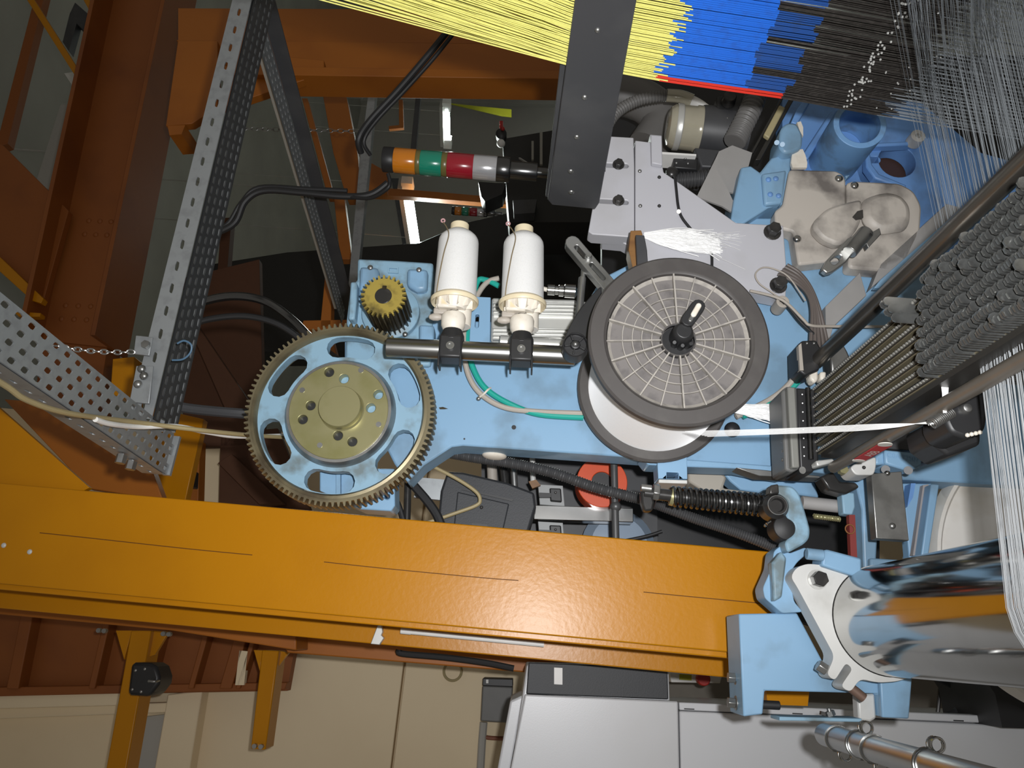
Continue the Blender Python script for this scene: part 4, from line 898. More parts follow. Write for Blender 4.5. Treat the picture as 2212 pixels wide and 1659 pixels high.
part('stem', plate([(1709, 264), (1722, 234), (1745, 205), (1755, 212), (1735, 245), (1722, 268)], .02, .03), blue_deep, ba, .002)
for x, y in ((1660, 388), (1676, 386), (1664, 420), (1682, 423)): screw(ba, x, y, .0285, 6, blue_deep)
for x, y in ((1678, 308), (1690, 312)): part('stud', Mb().cyl(M(x, y, .03), M(x, y, .05), .004), blue, ba)
part('lever_tab', plate([(1722, 264), (1730, 262), (1735, 275), (1735, 294), (1728, 285)], .03, .006), creamw, ba)
part('lever_tab', plate([(1712, 325), (1734, 322), (1740, 335), (1744, 352), (1743, 362), (1712, 362), (1709, 352)], .03, .006), creamw, ba)
for (x0, y0, x1, y1, w, lb) in ((1712, 200, 1632, 345, 11, 'dark slanting guide rail passing behind the blue bracket'), (1690, 205, 1622, 330, 6, 'second thinner slanting rail beside the yellowed strip')):
    solo('guide_rail', lb, 'rail', Mb().prism(PM([(x0, y0), (x0 + w, y0), (x1 + w, y1), (x1, y1)], -.01), -N * .02), railm, .001)
solo('nylon_strip', 'yellowed nylon strip between the slanting rails', 'strip', Mb().prism(PM([(1684, 226), (1697, 232), (1662, 298), (1650, 290)], .0), -N * .01), mat('yellow_nylon', (.42, .36, .2), .5), .002)
# beige cover
bg = thing('side_cover', 'dirty beige moulded cover with raised ear over the blue frame', 'cover', M(1850, 580, .02))
HG = .03
part('left_shell', plate(rnd([(1706, 365), (1806, 368), (1822, 376), (1828, 390), (1828.5, 440), (1840, 500), (1830, 560), (1725, 572), (1714, 500), (1676, 491), (1674, 455), (1692, 442)], 7), HG, .03), beige, bg, .004)
part('right_shell', plate(rnd([(1830, 394), (1842, 390), (1944, 395), (1975, 412), (1992, 445), (1988, 505), (1962, 560), (1925, 586), (1832, 578), (1842, 500), (1830, 440)], 12), HG, .03), beige, bg, .004)
part('raised_dome', plate(rnd([(1760, 475), (1788, 448), (1826, 436), (1864, 428), (1864, 468), (1850, 500), (1815, 530), (1778, 515), (1758, 492)], 14), HG + .022, .022), beige, bg, .012)
part('raised_ear', plate(rnd([(1866, 427), (1895, 414), (1925, 411), (1952, 420), (1970, 443), (1972, 470), (1962, 492), (1905, 500), (1880, 485), (1868, 470)], 14), HG + .022, .022), beige, bg, .010)
part('dark_notch', plate([(1842, 468), (1852, 456), (1864, 453), (1865, 470), (1850, 475)], HG + .024, .004), blk_m, bg)
for x, y in ((1812, 386), (1846, 401), (1722, 516)):
    c = M(x, y, HG); part('screw', Mb().dome(c, N, mm(9, c), .005), chrome_r, bg)
cl_ = thing('chrome_clamp', 'bright chromed clamp fixed below the beige cover', 'clamp', M(1820, 590, .05))
part('strip', plate([(1776, 582), (1786, 562), (1832, 514), (1846, 508), (1858, 528), (1828, 566), (1800, 586), (1786, 590)], .065, .012, [slot(1802, 565, 1812, 556, .065, 7)]), mat('clamp_steel', (.5, .5, .48), .38, .9), cl_, .002)
part('barrel', Mb().cyl(M(1835, 545, .07), M(1872, 500, .07), mm(16, M(1850, 520, .07))), steel, cl_, .001)
part('arm', plate([(1865, 512), (1900, 492), (1904, 505), (1876, 535)], .07, .012), steel, cl_, .001)
part('tip', Mb().cyl(M(1868, 496, .075), M(1878, 512, .075), mm(7, M(1868, 496, .075))), blk_m, cl_)
# grey strips next to the rod
solo('guide_plate', 'flat grey plate beneath the dark rod', 'plate', Mb().prism(PM([(1783, 662), (1858, 588), (1872, 638), (1800, 706), (1786, 760)], .02), -N * .03), MATS['grey_sheet'], .001)
solo('guide_plate', 'long pale grey strip beside the white warp threads', 'plate', Mb().prism(PM([(1882, 622), (1902, 570), (2045, 440), (2085, 450), (1900, 606)], .03), -N * .02), MATS['grey_sheet'], .001)
solo('guide_plate', 'narrow light blue strip along the dark rod', 'plate', Mb().prism(PM([(1888, 622), (1902, 604), (2088, 440), (2098, 445), (1900, 622)], .045), -N * .01), blue, .001)
for k in range(5):
    dx = k * 5
    solo('bundle_cable', 'grey-brown cable in the bundle curving past the cover corner', 'cable', Mb().tube(PM([(1700 - dx, 572 + dx, .05), (1728 - dx * .5, 590 + dx, .05), (1752 - dx * .4, 622 + dx * .6, .055), (1770 - dx * .8, 668, .055), (1784 - dx * 1.6, 725, .05), (1790 - dx * 2, 760, .05)]), .0028, 8), mat('brown_grey_cable', (.12, .10, .09), .5) if 'brown_grey_cable' not in MATS else MATS['brown_grey_cable'], group='cables of the brown bundle')
solo('cable', 'tan cable running from the cover bolt to the black block', 'cable', Mb().tube(PM([(1620, 628, .06), (1670, 640, .06), (1700, 655, .06), (1735, 690, .06), (1752, 703, .06), (1800, 705, .05), (1930, 706, .04)]), .0022, 8), tan)
solo('cable', 'black cable hanging behind the tan one', 'cable', Mb().tube(PM([(1640, 632, .055), (1690, 650, .055), (1730, 695, .055), (1762, 725, .05)]), .0022, 8), blk_r)
for x0, lb, m_ in ((0, 'grey hose rising to the gauge block from behind the spool', tan), (14, 'teal hose rising beside the grey one from behind the spool', teal)):
    solo('hose', lb, 'hose', Mb().tube(PM([(1590 + x0, 900, .02), (1660 + x0, 865, .02), (1700 + x0, 835, .03), (1728 + x0, 800, .04), (1745 + x0, 780, .04)]), .0045, 10), m_)
# ------------------------------------------------------------------ rod, block and drop-wire rails
def alongN(px, py, h0, h1): a = M(px, py, h0); return a, a + N * (h1 - h0)
r0, r1 = alongN(1763, 782, .06, 1.06)
rodt = thing('guide_rod', 'thick dark steel guide rod slanting over the drop wires', 'rod', r0)
part('rod', Mb().cyl(r0, r1, mm(15.5, r0), seg=32), mat('oiled_dark_steel', (.16, .145, .125), .28, .8, var=.08), rodt)
bk = thing('rod_block', 'black mounting block holding the end of the dark rod', 'block', M(1750, 812, .06))
part('block', plate([(1724, 745), (1733, 735), (1764, 734), (1778, 760), (1770, 800), (1740, 812), (1726, 802)], .075, .05), blk, bk, .003)
part('face_strip', plate([(1725, 746), (1731, 741), (1736, 800), (1728, 800)], .078, .01), tan, bk)
for x, y in ((1743, 742), (1758, 742)): screw(bk, x, y, .076, 4)
part('side_bracket', plate([(1793, 770), (1822, 742), (1832, 760), (1838, 775), (1805, 800), (1797, 805)], .07, .03), steel, bk, .003)
part('fitting', plate([(1750, 798), (1768, 798), (1768, 820), (1760, 828), (1750, 818)], .07, .02), creamw, bk, .003)
part('fitting', plate([(1772, 802), (1786, 802), (1784, 822), (1772, 820)], .07, .02), creamw, bk, .003)
HR = .10
eb = thing('comb_block', 'grey and black end block with eight rail slots', 'block', M(1730, 1018, HR))
part('body', plate([(1688, 845), (1700, 834), (1722, 836), (1728, 1012), (1712, 1020), (1696, 1016)], HR + .0, .06), mat('grey_plastic', (.14, .14, .135), .5), eb, .003)
part('front_strip', plate([(1701, 835), (1718, 836), (1728, 1010), (1711, 1010)], HR + .012, .02), mat('pale_grey_plastic', (.22, .22, .2), .5), eb, .002)
part('black_body', plate([(1719, 837), (1762, 840), (1770, 1000), (1755, 1022), (1728, 1020)], HR, .06), blk, eb, .003)
part('gloss_bar', Mb().cyl(M(1745, 838, HR + .008), M(1752, 992, HR + .008), mm(5.5, M(1745, 900, HR))), blk_gl, eb)
starts = [(1757.5, 842), (1757, 861), (1758, 880), (1759.5, 899), (1760, 918), (1761, 937), (1762, 956), (1765, 975)]
for i, (x, y) in enumerate(starts):
    part('stud', Mb().dome(M(1692, y + 18, HR - .01), Z, .0032, .003, 10), steel, eb)
    part('pin', Mb().cyl(M(1733 + i * .6, y + 10, HR), M(1733 + i * .6, y + 10, HR + .008), .0010, seg=6), blk_m, eb)
lbp = M(1733, 1016, HR + .001); part('oval_tag', Mb().prism(circ(lbp, N, mm(8, lbp), 20, .9), N * .001), steel, eb)
RL = []; ORD = ['first', 'second', 'third', 'fourth', 'fifth', 'sixth', 'seventh', 'eighth']
for i, (x, y) in enumerate(starts):
    a, b = alongN(x, y, HR, 1.02); RL.append(a)
    t = thing('drop_wire_rail', 'serrated dark steel drop wire rail, %s from the dark guide rod' % ORD[i], 'rail', a, 'serrated rails from the comb block')
    part('bar', Mb().span(a - Z * .014, b - Z * .014, T, .0045, Z, .028), railm, t)
    part('edge_strip', Mb().span(a - Z * .004 - T * .0035, b - Z * .004 - T * .0035, T, .0015, Z, .006), rail_e, t)
    B = Mb(); n = 150; st = (b - a) / n
    for k in range(n): B.span(a + st * k + Z * .0005, a + st * (k + .5) + Z * .0005, T, .0022, Z, .003)
    part('serration', B, mat('bright_serration', (.5, .49, .45), .35, .6) if 'bright_serration' not in MATS else MATS['bright_serration'], t, kind='stuff')
    if i < 7:
        t2 = part('channel', Mb().span(a - Z * .03 + T * .006, b - Z * .03 + T * .006, T, .008, Z, .03), blk_m, t)
# drop wires
def px_of(p):
    v = p - CAM; d = v.dot(FW); return CX + FPX * v.dot(IR) / d, CY - FPX * v.dot(IU) / d
def dropper_mesh():
    w, hgt, th = .0050, .150, .0022
    o = [Vector((-w, 0, -hgt)), Vector((w, 0, -hgt)), Vector((w, 0, -.004)), Vector((w * .75, 0, -.001)), Vector((0, 0, .0006)), Vector((-w * .75, 0, -.001)), Vector((-w, 0, -.004))]
    B = Mb().prism([T * v.x + Z * v.z for v in o], N * th)
    return mesh_of('drop_wire', B, wirem, Vector())
ORD = ['first', 'second', 'third', 'fourth', 'fifth', 'sixth', 'seventh', 'eighth']
dm = dropper_mesh(); places = []
for i, a in enumerate(RL):
    s = 0
    while px_of(a + N * s)[0] < 2020: s += .002
    h = s; 
    while h < .80:
        if random.random() > .06: places.append((i, h, random.gauss(0, .0009) + (.006 if random.random() < .03 else 0)))
        h += random.choice((.0042, .0046, .005, .0064))
def dpos(i, h, dz): return RL[i] + N * h + Z * (.018 + dz)
vis = [(p, dpos(*p)) for p in places]
vis.sort(key=lambda q: -(q[1] - CAM).dot(FW))
inview = [q for q in vis if px_of(q[1])[0] < 2215 and px_of(q[1])[1] > 330]
big, rest = inview[:300], inview[300:] 
for (i, h, dz), p in big:
    o = bpy.data.objects.new('drop_wire', dm); COL.objects.link(o); o.location = p
    o['label'] = 'thin steel drop wire hanging on the %s serrated rail from the dark guide rod' % ORD[i]; o['category'] = 'drop wire'; o['group'] = 'drop wires on the serrated rails'
if rest:
    B = Mb(); vs = [v.co for v in dm.vertices]; fs = [tuple(f.vertices) for f in dm.polygons]
    for (i, h, dz), p in rest: B.add([v + p for v in vs], fs)
    solo('drop_wire_stack', 'remaining dense rows of steel drop wires', 'drop wires', B, wirem, kind='stuff')
for k, (rl, x) in enumerate(((0, 1962), (0, 1970), (1, 1972), (1, 1981), (2, 1990))):
    s = 0
    while px_of(RL[rl] + N * s)[0] < x: s += .001
    o = bpy.data.objects.new('drop_wire', dm); COL.objects.link(o); o.location = RL[rl] + N * s + Z * .03
    o['label'] = 'loose drop wire standing apart before the packed rows'; o['category'] = 'drop wire'; o['group'] = 'loose drop wires'
# ------------------------------------------------------------------ lower rails, label tube
t0, t1 = alongN(1800, 1010, .13, 1.05); tr = mm(12, t0)
tb = thing('label_tube', 'dull steel tube with a red printed label', 'tube', t0)
part('tube', Mb().cyl(t0, t1, tr, seg=28), mat('dull_brown_steel', (.22, .195, .165), .4, .6, var=.1), tb)
tl = tq(t0) - tr - .0012
part('label_plate', Mb().prism([Q(x, y, tl) for x, y in ((1845, 993), (1897, 961), (1926, 964), (1868, 996))], T * .001), label_r, tb, label='red label strip')
def oval(px, py, rx, rz):
    c = Q(px, py, tl - .0004); return Mb().prism([c + N * math.cos(2 * math.pi * i / 24) * rx + Z * math.sin(2 * math.pi * i / 24) * rz for i in range(24)], T * .001)
lz = (Q(1897, 961, tl) - Q(1926, 964, tl)).length
part('label_end', oval(1855, 996, .006, lz * .5), label_w, tb); part('label_end', oval(1912, 961, .008, lz * .5), label_w, tb)
lc = (Q(1845, 993, tl) + Q(1926, 964, tl)) / 2
text('lettering', 'ABB', lc, N, Z, lz * .95, label_w, tb, .0006)
t0, t1 = alongN(1790, 985, .115, 1.05)
solo('lower_rail', 'dark flat rail below the serrated rails', 'rail', Mb().span(t0, t1, T, .006, Z, .02), railm)
bcl = thing('black_clamp', 'black clamp casting with a round bolt beside the warp sheet', 'clamp', M(2085, 945, .42))
HK = .40
part('body', plate(rnd([(2052, 822), (2075, 812), (2100, 800), (2130, 815), (2140, 860), (2130, 930), (2090, 948), (2055, 935), (2040, 905), (2048, 862)], 12), HK, .05), blk, bcl, .004)
part('bar', plate([(2000, 915), (2060, 900), (2120, 930), (2120, 960), (2050, 985), (2010, 955)], HK - .05, .05), blk, bcl, .004)
c = M(2084, 884, HK); part('bolt', Mb().lathe(c, N, [(mm(13, c), 0), (mm(13, c), .003), (mm(9, c), .006), (mm(4, c), .007)], 24), steel, bcl)
part('spring', Mb().helix(M(2012, 916, HK + .01), M(2056, 890, HK + .01), mm(11, c), mm(1.6, c), 13), steel, bcl)
B = Mb()
for k in range(4): B.ball(M(2090 + k * 9, 940 - k * 2, HK + .005), mm(5, c), 8)
part('end_beads', B, creamw, bcl)
B = Mb()
for k in range(9):
    y = k * 2.0; strand(B, smooth_path([M(1480 + k * 6, 932 + y * .7, .20), M(1690, 926 + y * .7, .27), M(1900, 916 + y * .7, .35), M(2018 + k * 3, 916 - k * 1.6, HK + .01)], 4), .00032)
solo('yarn_strand', 'white yarn strand pulled from the spool to the spring clamp', 'yarn', B, yarn, kind='stuff')
B = Mb()
for k in range(14): strand(B, [M(2030 + k * 1.6, 800, .43), M(2036 + k * .9, 850, .42), M(2038 + k * .5, 892, .42)], .0004)
solo('yarn_ends', 'short white yarn ends hanging at the black clamp', 'yarn', B, yarn, kind='stuff')
# numbered block, plates
nb = thing('numbered_block', 'blue cast block with a raised part number', 'block', M(1950, 1010, .1))
part('block', plate([(1910, 971), (1993, 979), (1992, 1006), (1965, 1018), (1912, 1002)], .10, .05), blue, nb, .003)
part('side', plate([(1892, 982), (1911, 971), (1913, 1003), (1890, 1004)], .095, .05), blue, nb, .003)
text('part_number', 'C0A 72507', M(1951, 988, .1005), -Z + T * -.07, T, mm(15, M(1951, 988, .1)), mat('shaded_blue_print', (.2, .36, .56), .5), nb, .0004)
for x, y in ((1913, 1014), (1962, 1016)): part('bolt_hole', Mb().cyl(M(x, y, .10), M(x, y, .104), mm(9, M(x, y, .1)), seg=16), blk, nb)
solo('rubber_pad', 'dark rounded pad behind the numbered blue block', 'pad', Mb().prism(PM(rnd([(1872, 962), (1940, 935), (2020, 935), (2035, 945), (2036, 965), (2024, 992), (2010, 1000), (1992, 1000), (1990, 975), (1905, 968)], 10), .075), -N * .03), dkgrey, .005)
stp = thing('steel_strap', 'thick bare steel strap bolted below the numbered block', 'strap', M(1930, 1168, .11))
part('strap', plate([(1882, 1023), (1948, 1018), (1964, 1168), (1893, 1163)], .12, .018), steel, stp, .001)
screw(stp, 1928, 1136, .121, 7); screw(stp, 1917, 1022, .121, 6, chrome_r)
kn_ = thing('knuckle_casting', 'grey knuckle casting under the label tube', 'casting', M(1860, 1026, .12))
part('body', plate(rnd([(1836, 1010), (1850, 1000), (1876, 992), (1893, 985), (1893, 1008), (1888, 1026), (1848, 1026)], 8), .125, .04), silver, kn_, .004)
part('nut', Mb().hexa(M(1817, 1017, .13), N, mm(10, M(1817, 1017, .13)), .01), brass, kn_)
part('tip', plate([(1762, 995), (1800, 990), (1804, 998), (1765, 1008)], .13, .02), alu, kn_, .002)
screw(kn_, 1866, 1010, .126, 4, blk_m)
# ------------------------------------------------------------------ lower right frame legs and beam disc
fr = thing('loom_stand', 'blue leg frame with a tall rib right of the steel strap', 'loom frame', M(3300, 1150, -.02))
part('left_leg', plate([(1845, 1030), (1884, 1030), (1896, 1165), (1890, 1290), (1868, 1290), (1862, 1100)], .02, .05), blue, fr, .003)
part('right_leg', plate([(2012, 1045), (2030, 1046), (2004, 1215), (1988, 1215)], .02, .06), blue, fr, .002)
part('panel', plate([(1950, 1044), (2014, 1044), (1992, 1215), (1965, 1215)], -.01, .02), blue, fr, .002)
part('tall_rib', plate([(1994, 1048), (2006, 1046), (1986, 1200), (1972, 1200)], .0, .012), mat('dusty_rib_face', (.33, .3, .29), .7), fr)
part('foot', plate([(1880, 1205), (2004, 1213), (2000, 1260), (1880, 1250)], .03, .05), blue, fr, .003)
part('slim_rib', plate([(1968, 1044), (1978, 1044), (1972, 1075), (1960, 1095)], .01, .02), blue_deep, fr)
dcx = M(2332, 1232, -.02); dr = mm(306, dcx)
disc = thing('beam_disc', 'large pale grey warp beam disc behind the chrome roller', 'disc', dcx - Z * dr)
part('disc', Mb().lathe(dcx - N * .03, N, [(dr * .1, 0), (dr, 0), (dr, .02), (dr * .985, .03), (dr * .96, .03), (dr * .94, .025), (dr * .1, .025)], 96), mat('stained_grey_disc', (.74, .72, .68), .6, dirt=(.45, .38, .28), amt=.7, scale=7), disc)
# ------------------------------------------------------------------ spring link below the frame
sl = thing('spring_link', 'black coil spring link running into a grey-blue arm', 'spring', M(1560, 1110, .04))
s0, s1 = M(1450, 1072, .05), M(1654, 1092, .05); su = mm(1, s0)
part('coil', Mb().helix(s0, s1, 19 * su, 4.2 * su, 17, 8, 22 * su), blk_gl, sl, label='glossy black coil spring')
part('core', Mb().cyl(s0, s1, 14 * su), blk_m, sl)
part('seat', Mb().cyl(M(1448, 1071, .05), M(1456, 1073, .05), 21 * su), brass, sl)
part('rod', Mb().cyl(M(1390, 1064, .05), M(1450, 1071, .05), 13 * su), blk_m, sl, .001)
part('nut', Mb().cyl(M(1410, 1062, .05), M(1424, 1064, .05), 19 * su, seg=6), steel, sl, .001)
part('cross_bolt', Mb().cyl(M(1384, 1053, .06), M(1408, 1056, .06), 8 * su), steel, sl, .001)
part('fork', plate([(1384, 1060), (1406, 1060), (1414, 1085), (1410, 1103), (1392, 1104), (1386, 1085)], .055, .02), blk_m, sl, .003)
part('end_cup', Mb().lathe(s1, (s1 - s0), [(25 * su, -.004), (25 * su, .004), (18 * su, .012)], 28), chrome_r, sl)
la = thing('swing_arm', 'grey-blue cast swing arm with round pivot next to the coil spring', 'arm', M(1720, 1195, .07))
part('arm', plate(rnd([(1677, 1047), (1713, 1050), (1727, 1065), (1738, 1098), (1751, 1143), (1749, 1163), (1738, 1175), (1702, 1195), (1695, 1170), (1718, 1152), (1715, 1130), (1697, 1119), (1704, 1081), (1678, 1067)], 10), .085, .035), blue_old, la, .003)
pv = M(1678, 1092, .09); part('pivot', Mb().lathe(pv - N * .03, N, [(mm(28, pv), 0), (mm(28, pv), .025), (mm(21, pv), .03), (mm(20, pv), .034), (mm(15, pv), .034), (mm(13, pv), .028)], 32), blk_m, la)
part('pivot_ring', Mb().torus(pv + N * .003, N, mm(20, pv), mm(1.6, pv), 32, 6), steel, la)
part('bush', Mb().lathe(M(1692, 1142, .07), N, [(mm(27, pv), -.02), (mm(27, pv), .012), (mm(12, pv), .016)], 24), blk_r, la, .001)
part('grease_nipple', Mb().cyl(M(1656, 1132, .08), M(1665, 1126, .08), mm(3, pv)).ball(M(1653, 1135, .08), mm(4, pv), 8), chrome_r, la)
part('clip', plate([(1664, 1048), (1682, 1045), (1684, 1066), (1662, 1068)], .092, .02), blk_m, la, .002)
lo = thing('lower_casting', 'worn blue lower arm beside the end of the orange column', 'casting', M(1690, 1320, .05))
part('arm', plate(rnd([(1672, 1190), (1692, 1175), (1704, 1196), (1740, 1182), (1748, 1192), (1722, 1215), (1705, 1240), (1716, 1300), (1735, 1322), (1690, 1325), (1652, 1292), (1648, 1270), (1668, 1225)], 7), .06, .04), blue, lo, .003)
part('side_web', plate([(1668, 1215), (1688, 1190), (1700, 1205), (1690, 1290), (1672, 1300)], .075, .02), blue_old, lo, .003)
part('arm_bar', plate([(1778, 1190), (1786, 1186), (1862, 1206), (1862, 1250), (1775, 1222)], .10, .04), blue, lo, .003)
part('cylinder', Mb().cyl(M(1742, 1196, .10), M(1778, 1200, .10), mm(12, pv)), blue, lo, .001)
part('lever', plate([(1818, 1062), (1846, 1064), (1848, 1095), (1842, 1112), (1822, 1110)], .05, .02), blue_old, lo, .002)
rs_ = thing('red_strip', 'short red strip with a copper clip beside the blue leg', 'strip', M(1842, 1200, .04))
part('strip', plate([(1834, 1112), (1847, 1112), (1852, 1205), (1838, 1205)], .05, .01), mat('dark_red_paint', (.22, .035, .03), .5), rs_)
part('clip', Mb().torus(M(1836, 1143, .055), N, mm(10, pv), mm(1.5, pv), 16, 6), copperm, rs_)
solo('push_rod', 'grey round push rod behind the swing arm', 'rod', Mb().cyl(M(1732, 1085, .02), M(1830, 1096, .02), mm(15, pv)), MATS['grey_sheet'], .001)
solo('threaded_rod', 'thin brass threaded rod behind the swing arm', 'rod', Mb().helix(M(1758, 1115, .03), M(1815, 1122, .03), mm(5, pv), mm(1.5, pv), 14).cyl(M(1758, 1115, .03), M(1815, 1122, .03), mm(5, pv)), brass)
solo('clamp_nut', 'oily dark clamp with a nut on the blue leg', 'clamp', Mb().prism(PM([(1772, 1030), (1800, 1018), (1815, 1040), (1850, 1042), (1858, 1052), (1828, 1068), (1790, 1058)], .06), -N * .03), blk_m, .003)
solo('tan_casting', 'tan cast cover under the frame next to the square lug', 'casting', Mb().prism(PM([(1486, 1008), (1548, 1011), (1571, 1030), (1562, 1054), (1640, 1064), (1640, 1080), (1520, 1060), (1487, 1040)], -.06), -N * .05), mat('tan_casting_paint', (.36, .33, .28), .6, dirt=(.2, .18, .15), amt=.5, scale=15), .004)
solo('side_casting', 'blue bolted plate right of the tan cast cover', 'casting', Mb().prism(PM([(1553, 1012), (1610, 1014), (1616, 1028), (1760, 1040), (1770, 1075), (1650, 1058), (1640, 1064), (1600, 1058), (1578, 1040)], -.07), -N * .04), blue, .003)
# ------------------------------------------------------------------ things seen between frame and column
chose('long dark corrugated hose running under the frame to the spring fork', [(955, 976, -.06), (1020, 988, -.06), (1100, 1000, -.06), (1190, 1020, -.06), (1290, 1054, -.06), (1384, 1078, -.06)], 11, hosed, 95)
chose('dark corrugated hose running down beside the orange column', [(1415, 1088, -.055), (1500, 1120, -.055), (1590, 1150, -.055), (1680, 1185, -.055)], 11, hosed, 60)
bb = thing('control_box', 'black plastic control box hanging behind the orange column', 'box', M(1050, 1150, -.15))
part('housing', plate([(966, 1018), (1000, 1020), (1096, 1042), (1154, 1064), (1158, 1095), (1132, 1180), (942, 1160), (952, 1060)], -.14, .08), dkbox, bb, .004)
part('lid_edge', plate([(998, 1054), (1110, 1079), (1106, 1083), (998, 1058)], -.137, .01), blk, bb)
part('lid', plate([(988, 1062), (1100, 1088), (1086, 1150), (980, 1138)], -.137, .01), dkbox, bb, .002)
part('latch', plate([(1018, 1130), (1052, 1133), (1056, 1146), (1020, 1144)], -.135, .01), blk, bb)
screw(bb, 1040, 1096, -.137, 4, blk_m)
solo('control_tube', 'yellowed tube looping in front of the black control box', 'tube', Mb().tube(PM([(905, 992, -.11), (940, 1010, -.11), (990, 1036, -.11), (1028, 1062, -.11), (1037, 1080, -.11), (1028, 1092, -.11), (985, 1108, -.11), (915, 1132, -.11)]), .003), tan2)
solo('cable', 'thick black cable dropping beside the black control box', 'cable', Mb().tube(PM([(868, 1020, -.1), (895, 1050, -.1), (925, 1085, -.1), (945, 1115, -.1), (958, 1150, -.1)]), .0075), blk_r)
solo('cable', 'black cable behind the lower gear edge', 'cable', Mb().tube(PM([(845, 1060, -.1), (862, 1095, -.1), (875, 1140, -.1)]), .005), blk_r)
solo('support_rod', 'dark round rod beside the thick black cable', 'rod', Mb().cyl(M(882, 1020, -.13), M(878, 1150, -.13), .006), blk_m)
solo('mount_plate', 'mottled grey metal plate left of the black control box', 'plate', Mb().prism(PM([(903, 1031), (962, 1036), (950, 1080), (894, 1074)], -.16), -N * .01), galv)
tr_ = thing('tape_roll', 'bright orange roll hanging behind the long corrugated hose', 'roll', M(1300, 1095, -.2))
c = M(1298, 1046, -.2); part('roll', Mb().pipe(c - N * .03, c + N * .02, mm(54, c), mm(22, c), 40), orl, tr_, .001)
part('hub', Mb().cyl(c - N * .03, c + N * .015, mm(22, c)), blk, tr_)
solo('vertical_rod', 'dark grey round rod crossing in front of the orange roll', 'rod', Mb().cyl(M(1326, 990, -.1), M(1331, 1200, -.1), .0058).ball(M(1330, 1094, -.1), .009, 12), mat('dark_rod_grey', (.09, .09, .09), .4, .3))
sgd = thing('slide_guide', 'bright steel slide bar with white guides under the frame', 'guide', M(1250, 1160, -.22))
part('slide_bar', plate([(1155, 1091), (1368, 1098), (1368, 1128), (1153, 1122)], -.2, .03), chrome_r, sgd, .001)
for y in (1046, 1126):
    part('guide', plate([(1162, y), (1216, y + 3), (1220, y + 48), (1166, y + 44)], -.21, .02), mat('grey_guide', (.33, .34, .34), .5) if 'grey_guide' not in MATS else MATS['grey_guide'], sgd, .001)
    part('catch', plate([(1187, y + 8), (1212, y + 9), (1214, y + 38), (1189, y + 36)], -.2, .02), blk, sgd, .002)
    part('catch_arm', plate([(1165, y + 18), (1190, y + 19), (1190, y + 28), (1165, y + 28)], -.2, .015), blk, sgd)
    screw(sgd, 1200, y + 18, -.199, 3)
for (a, b, r_, m_, lb) in (((1085, 990), (1092, 1050), .007, blk_m, 'dark spindle left of the orange roll'), ((1108, 990), (1112, 1055), .006, steel, 'steel spindle beside the dark one'), ((1150, 990), (1152, 1050), .005, silver, 'pale spindle beside the steel one'), ((1062, 990), (1064, 1040), .009, tan, 'tan spindle under the frame edge')):
    solo('spindle', lb, 'rod', Mb().cyl(M(*a, -.22), M(*b, -.22), r_), m_)
solo('brass_clip', 'brown clip below the steel spindle', 'clip', Mb().prism(PM([(1142, 1040), (1158, 1036), (1168, 1048), (1150, 1055)], -.19), -N * .01), wood)
solo('oil_pan', 'pale blue-grey rounded pan near the rod foot', 'pan', Mb().lathe(M(1335, 1180, -.3), N, [(.02, -.05), (.062, -.04), (.066, 0), (.05, .02), (.01, .025)], 36), mat('pale_pan_blue', (.26, .33, .42), .4))
solo('cable', 'black cable curving over the pale blue pan', 'cable', Mb().tube(PM([(1240, 1172, -.2), (1320, 1172, -.2), (1390, 1160, -.2), (1430, 1148, -.2)]), .003), blk_r)
solo('gap_backing', 'dark sheet added for the shaded gap behind the slide bar', 'panel', Mb().prism(PM([(1040, 960), (1420, 985), (1420, 1260), (1040, 1240)], -.36), -N * .02), dkgrey)  # added sheet, its dark grey stands for the shade under the frame
solo('white_cap', 'small white oval cap under the frame edge', 'cap', Mb().ball(M(1068, 984, -.05), mm(27, M(1068, 984, -.05)), 20, T, .35), creamw)
# ------------------------------------------------------------------ warp threads
c0 = M(1905, 1340, .075); rr0 = mm(114, c0)
hcr = hq(c0)
def warp(h, tops, zs):
    ctr = c0 + N * (h - hcr); pts = []
    for k in range(9):
        a = math.radians(-70 + k * 20); pts.append(ctr + (-T * math.cos(a + math.pi / 2) * 1 + Z * math.sin(a + math.pi / 2)) * 0)
    return ctr
HE = .475
B = Mb()
for i in range(460):
    h = HE + i * .001 + random.uniform(-.0009, .0009)
    ctr = c0 + N * (h - hcr); R_ = rr0 + .0012
    pts = []
    for k in range(8):
        a = math.radians(20 + 16 * k)            # from the -T side over the top
        pts.append(ctr + (-T * math.cos(a) + Z * math.sin(a)) * R_)
    end = M(2112, 770, HE) + N * (h - HE) + Z * random.uniform(-.002, .002)
    pts = [pts[0] - Z * .4] + pts[:5] + [end, end + T * .03]
    strand(B, pts, .0003 if random.random() > .12 else .0005)
solo('warp_sheet', 'pale warp threads running from the chrome roller to the drop wires', 'warp threads', B, yarn_w, kind='stuff')
B = Mb(); B2 = Mb()
HU = .33; HT = max(HU, hq(Q(1912, 0, tc)) + .05)
for i in range(640):
    h = HU + i * .00085 + random.uniform(-.0009, .0009)
    bs = random.choice(([(2022, 531), (1962, 250), (1912, 0), (1885, -140)], [(2022, 531), (1965, 250), (1915, 0), (1888, -140)], [(2055, 499), (2005, 250), (1940, 0), (1900, -140)], [(2040, 514), (2000, 300), (1975, 60), (1960, -140)]))
    jit = T * random.uniform(-.002, .002) + Z * random.uniform(-.003, .003)
    if random.random() < .5 and i < 110: continue
    pts = [M(x, y, HU if k < 1 else (HU + .03 if k < 2 else HT)) + N * (h - HU) + jit for k, (x, y) in enumerate(bs)]
    strand(B, pts, .00024)
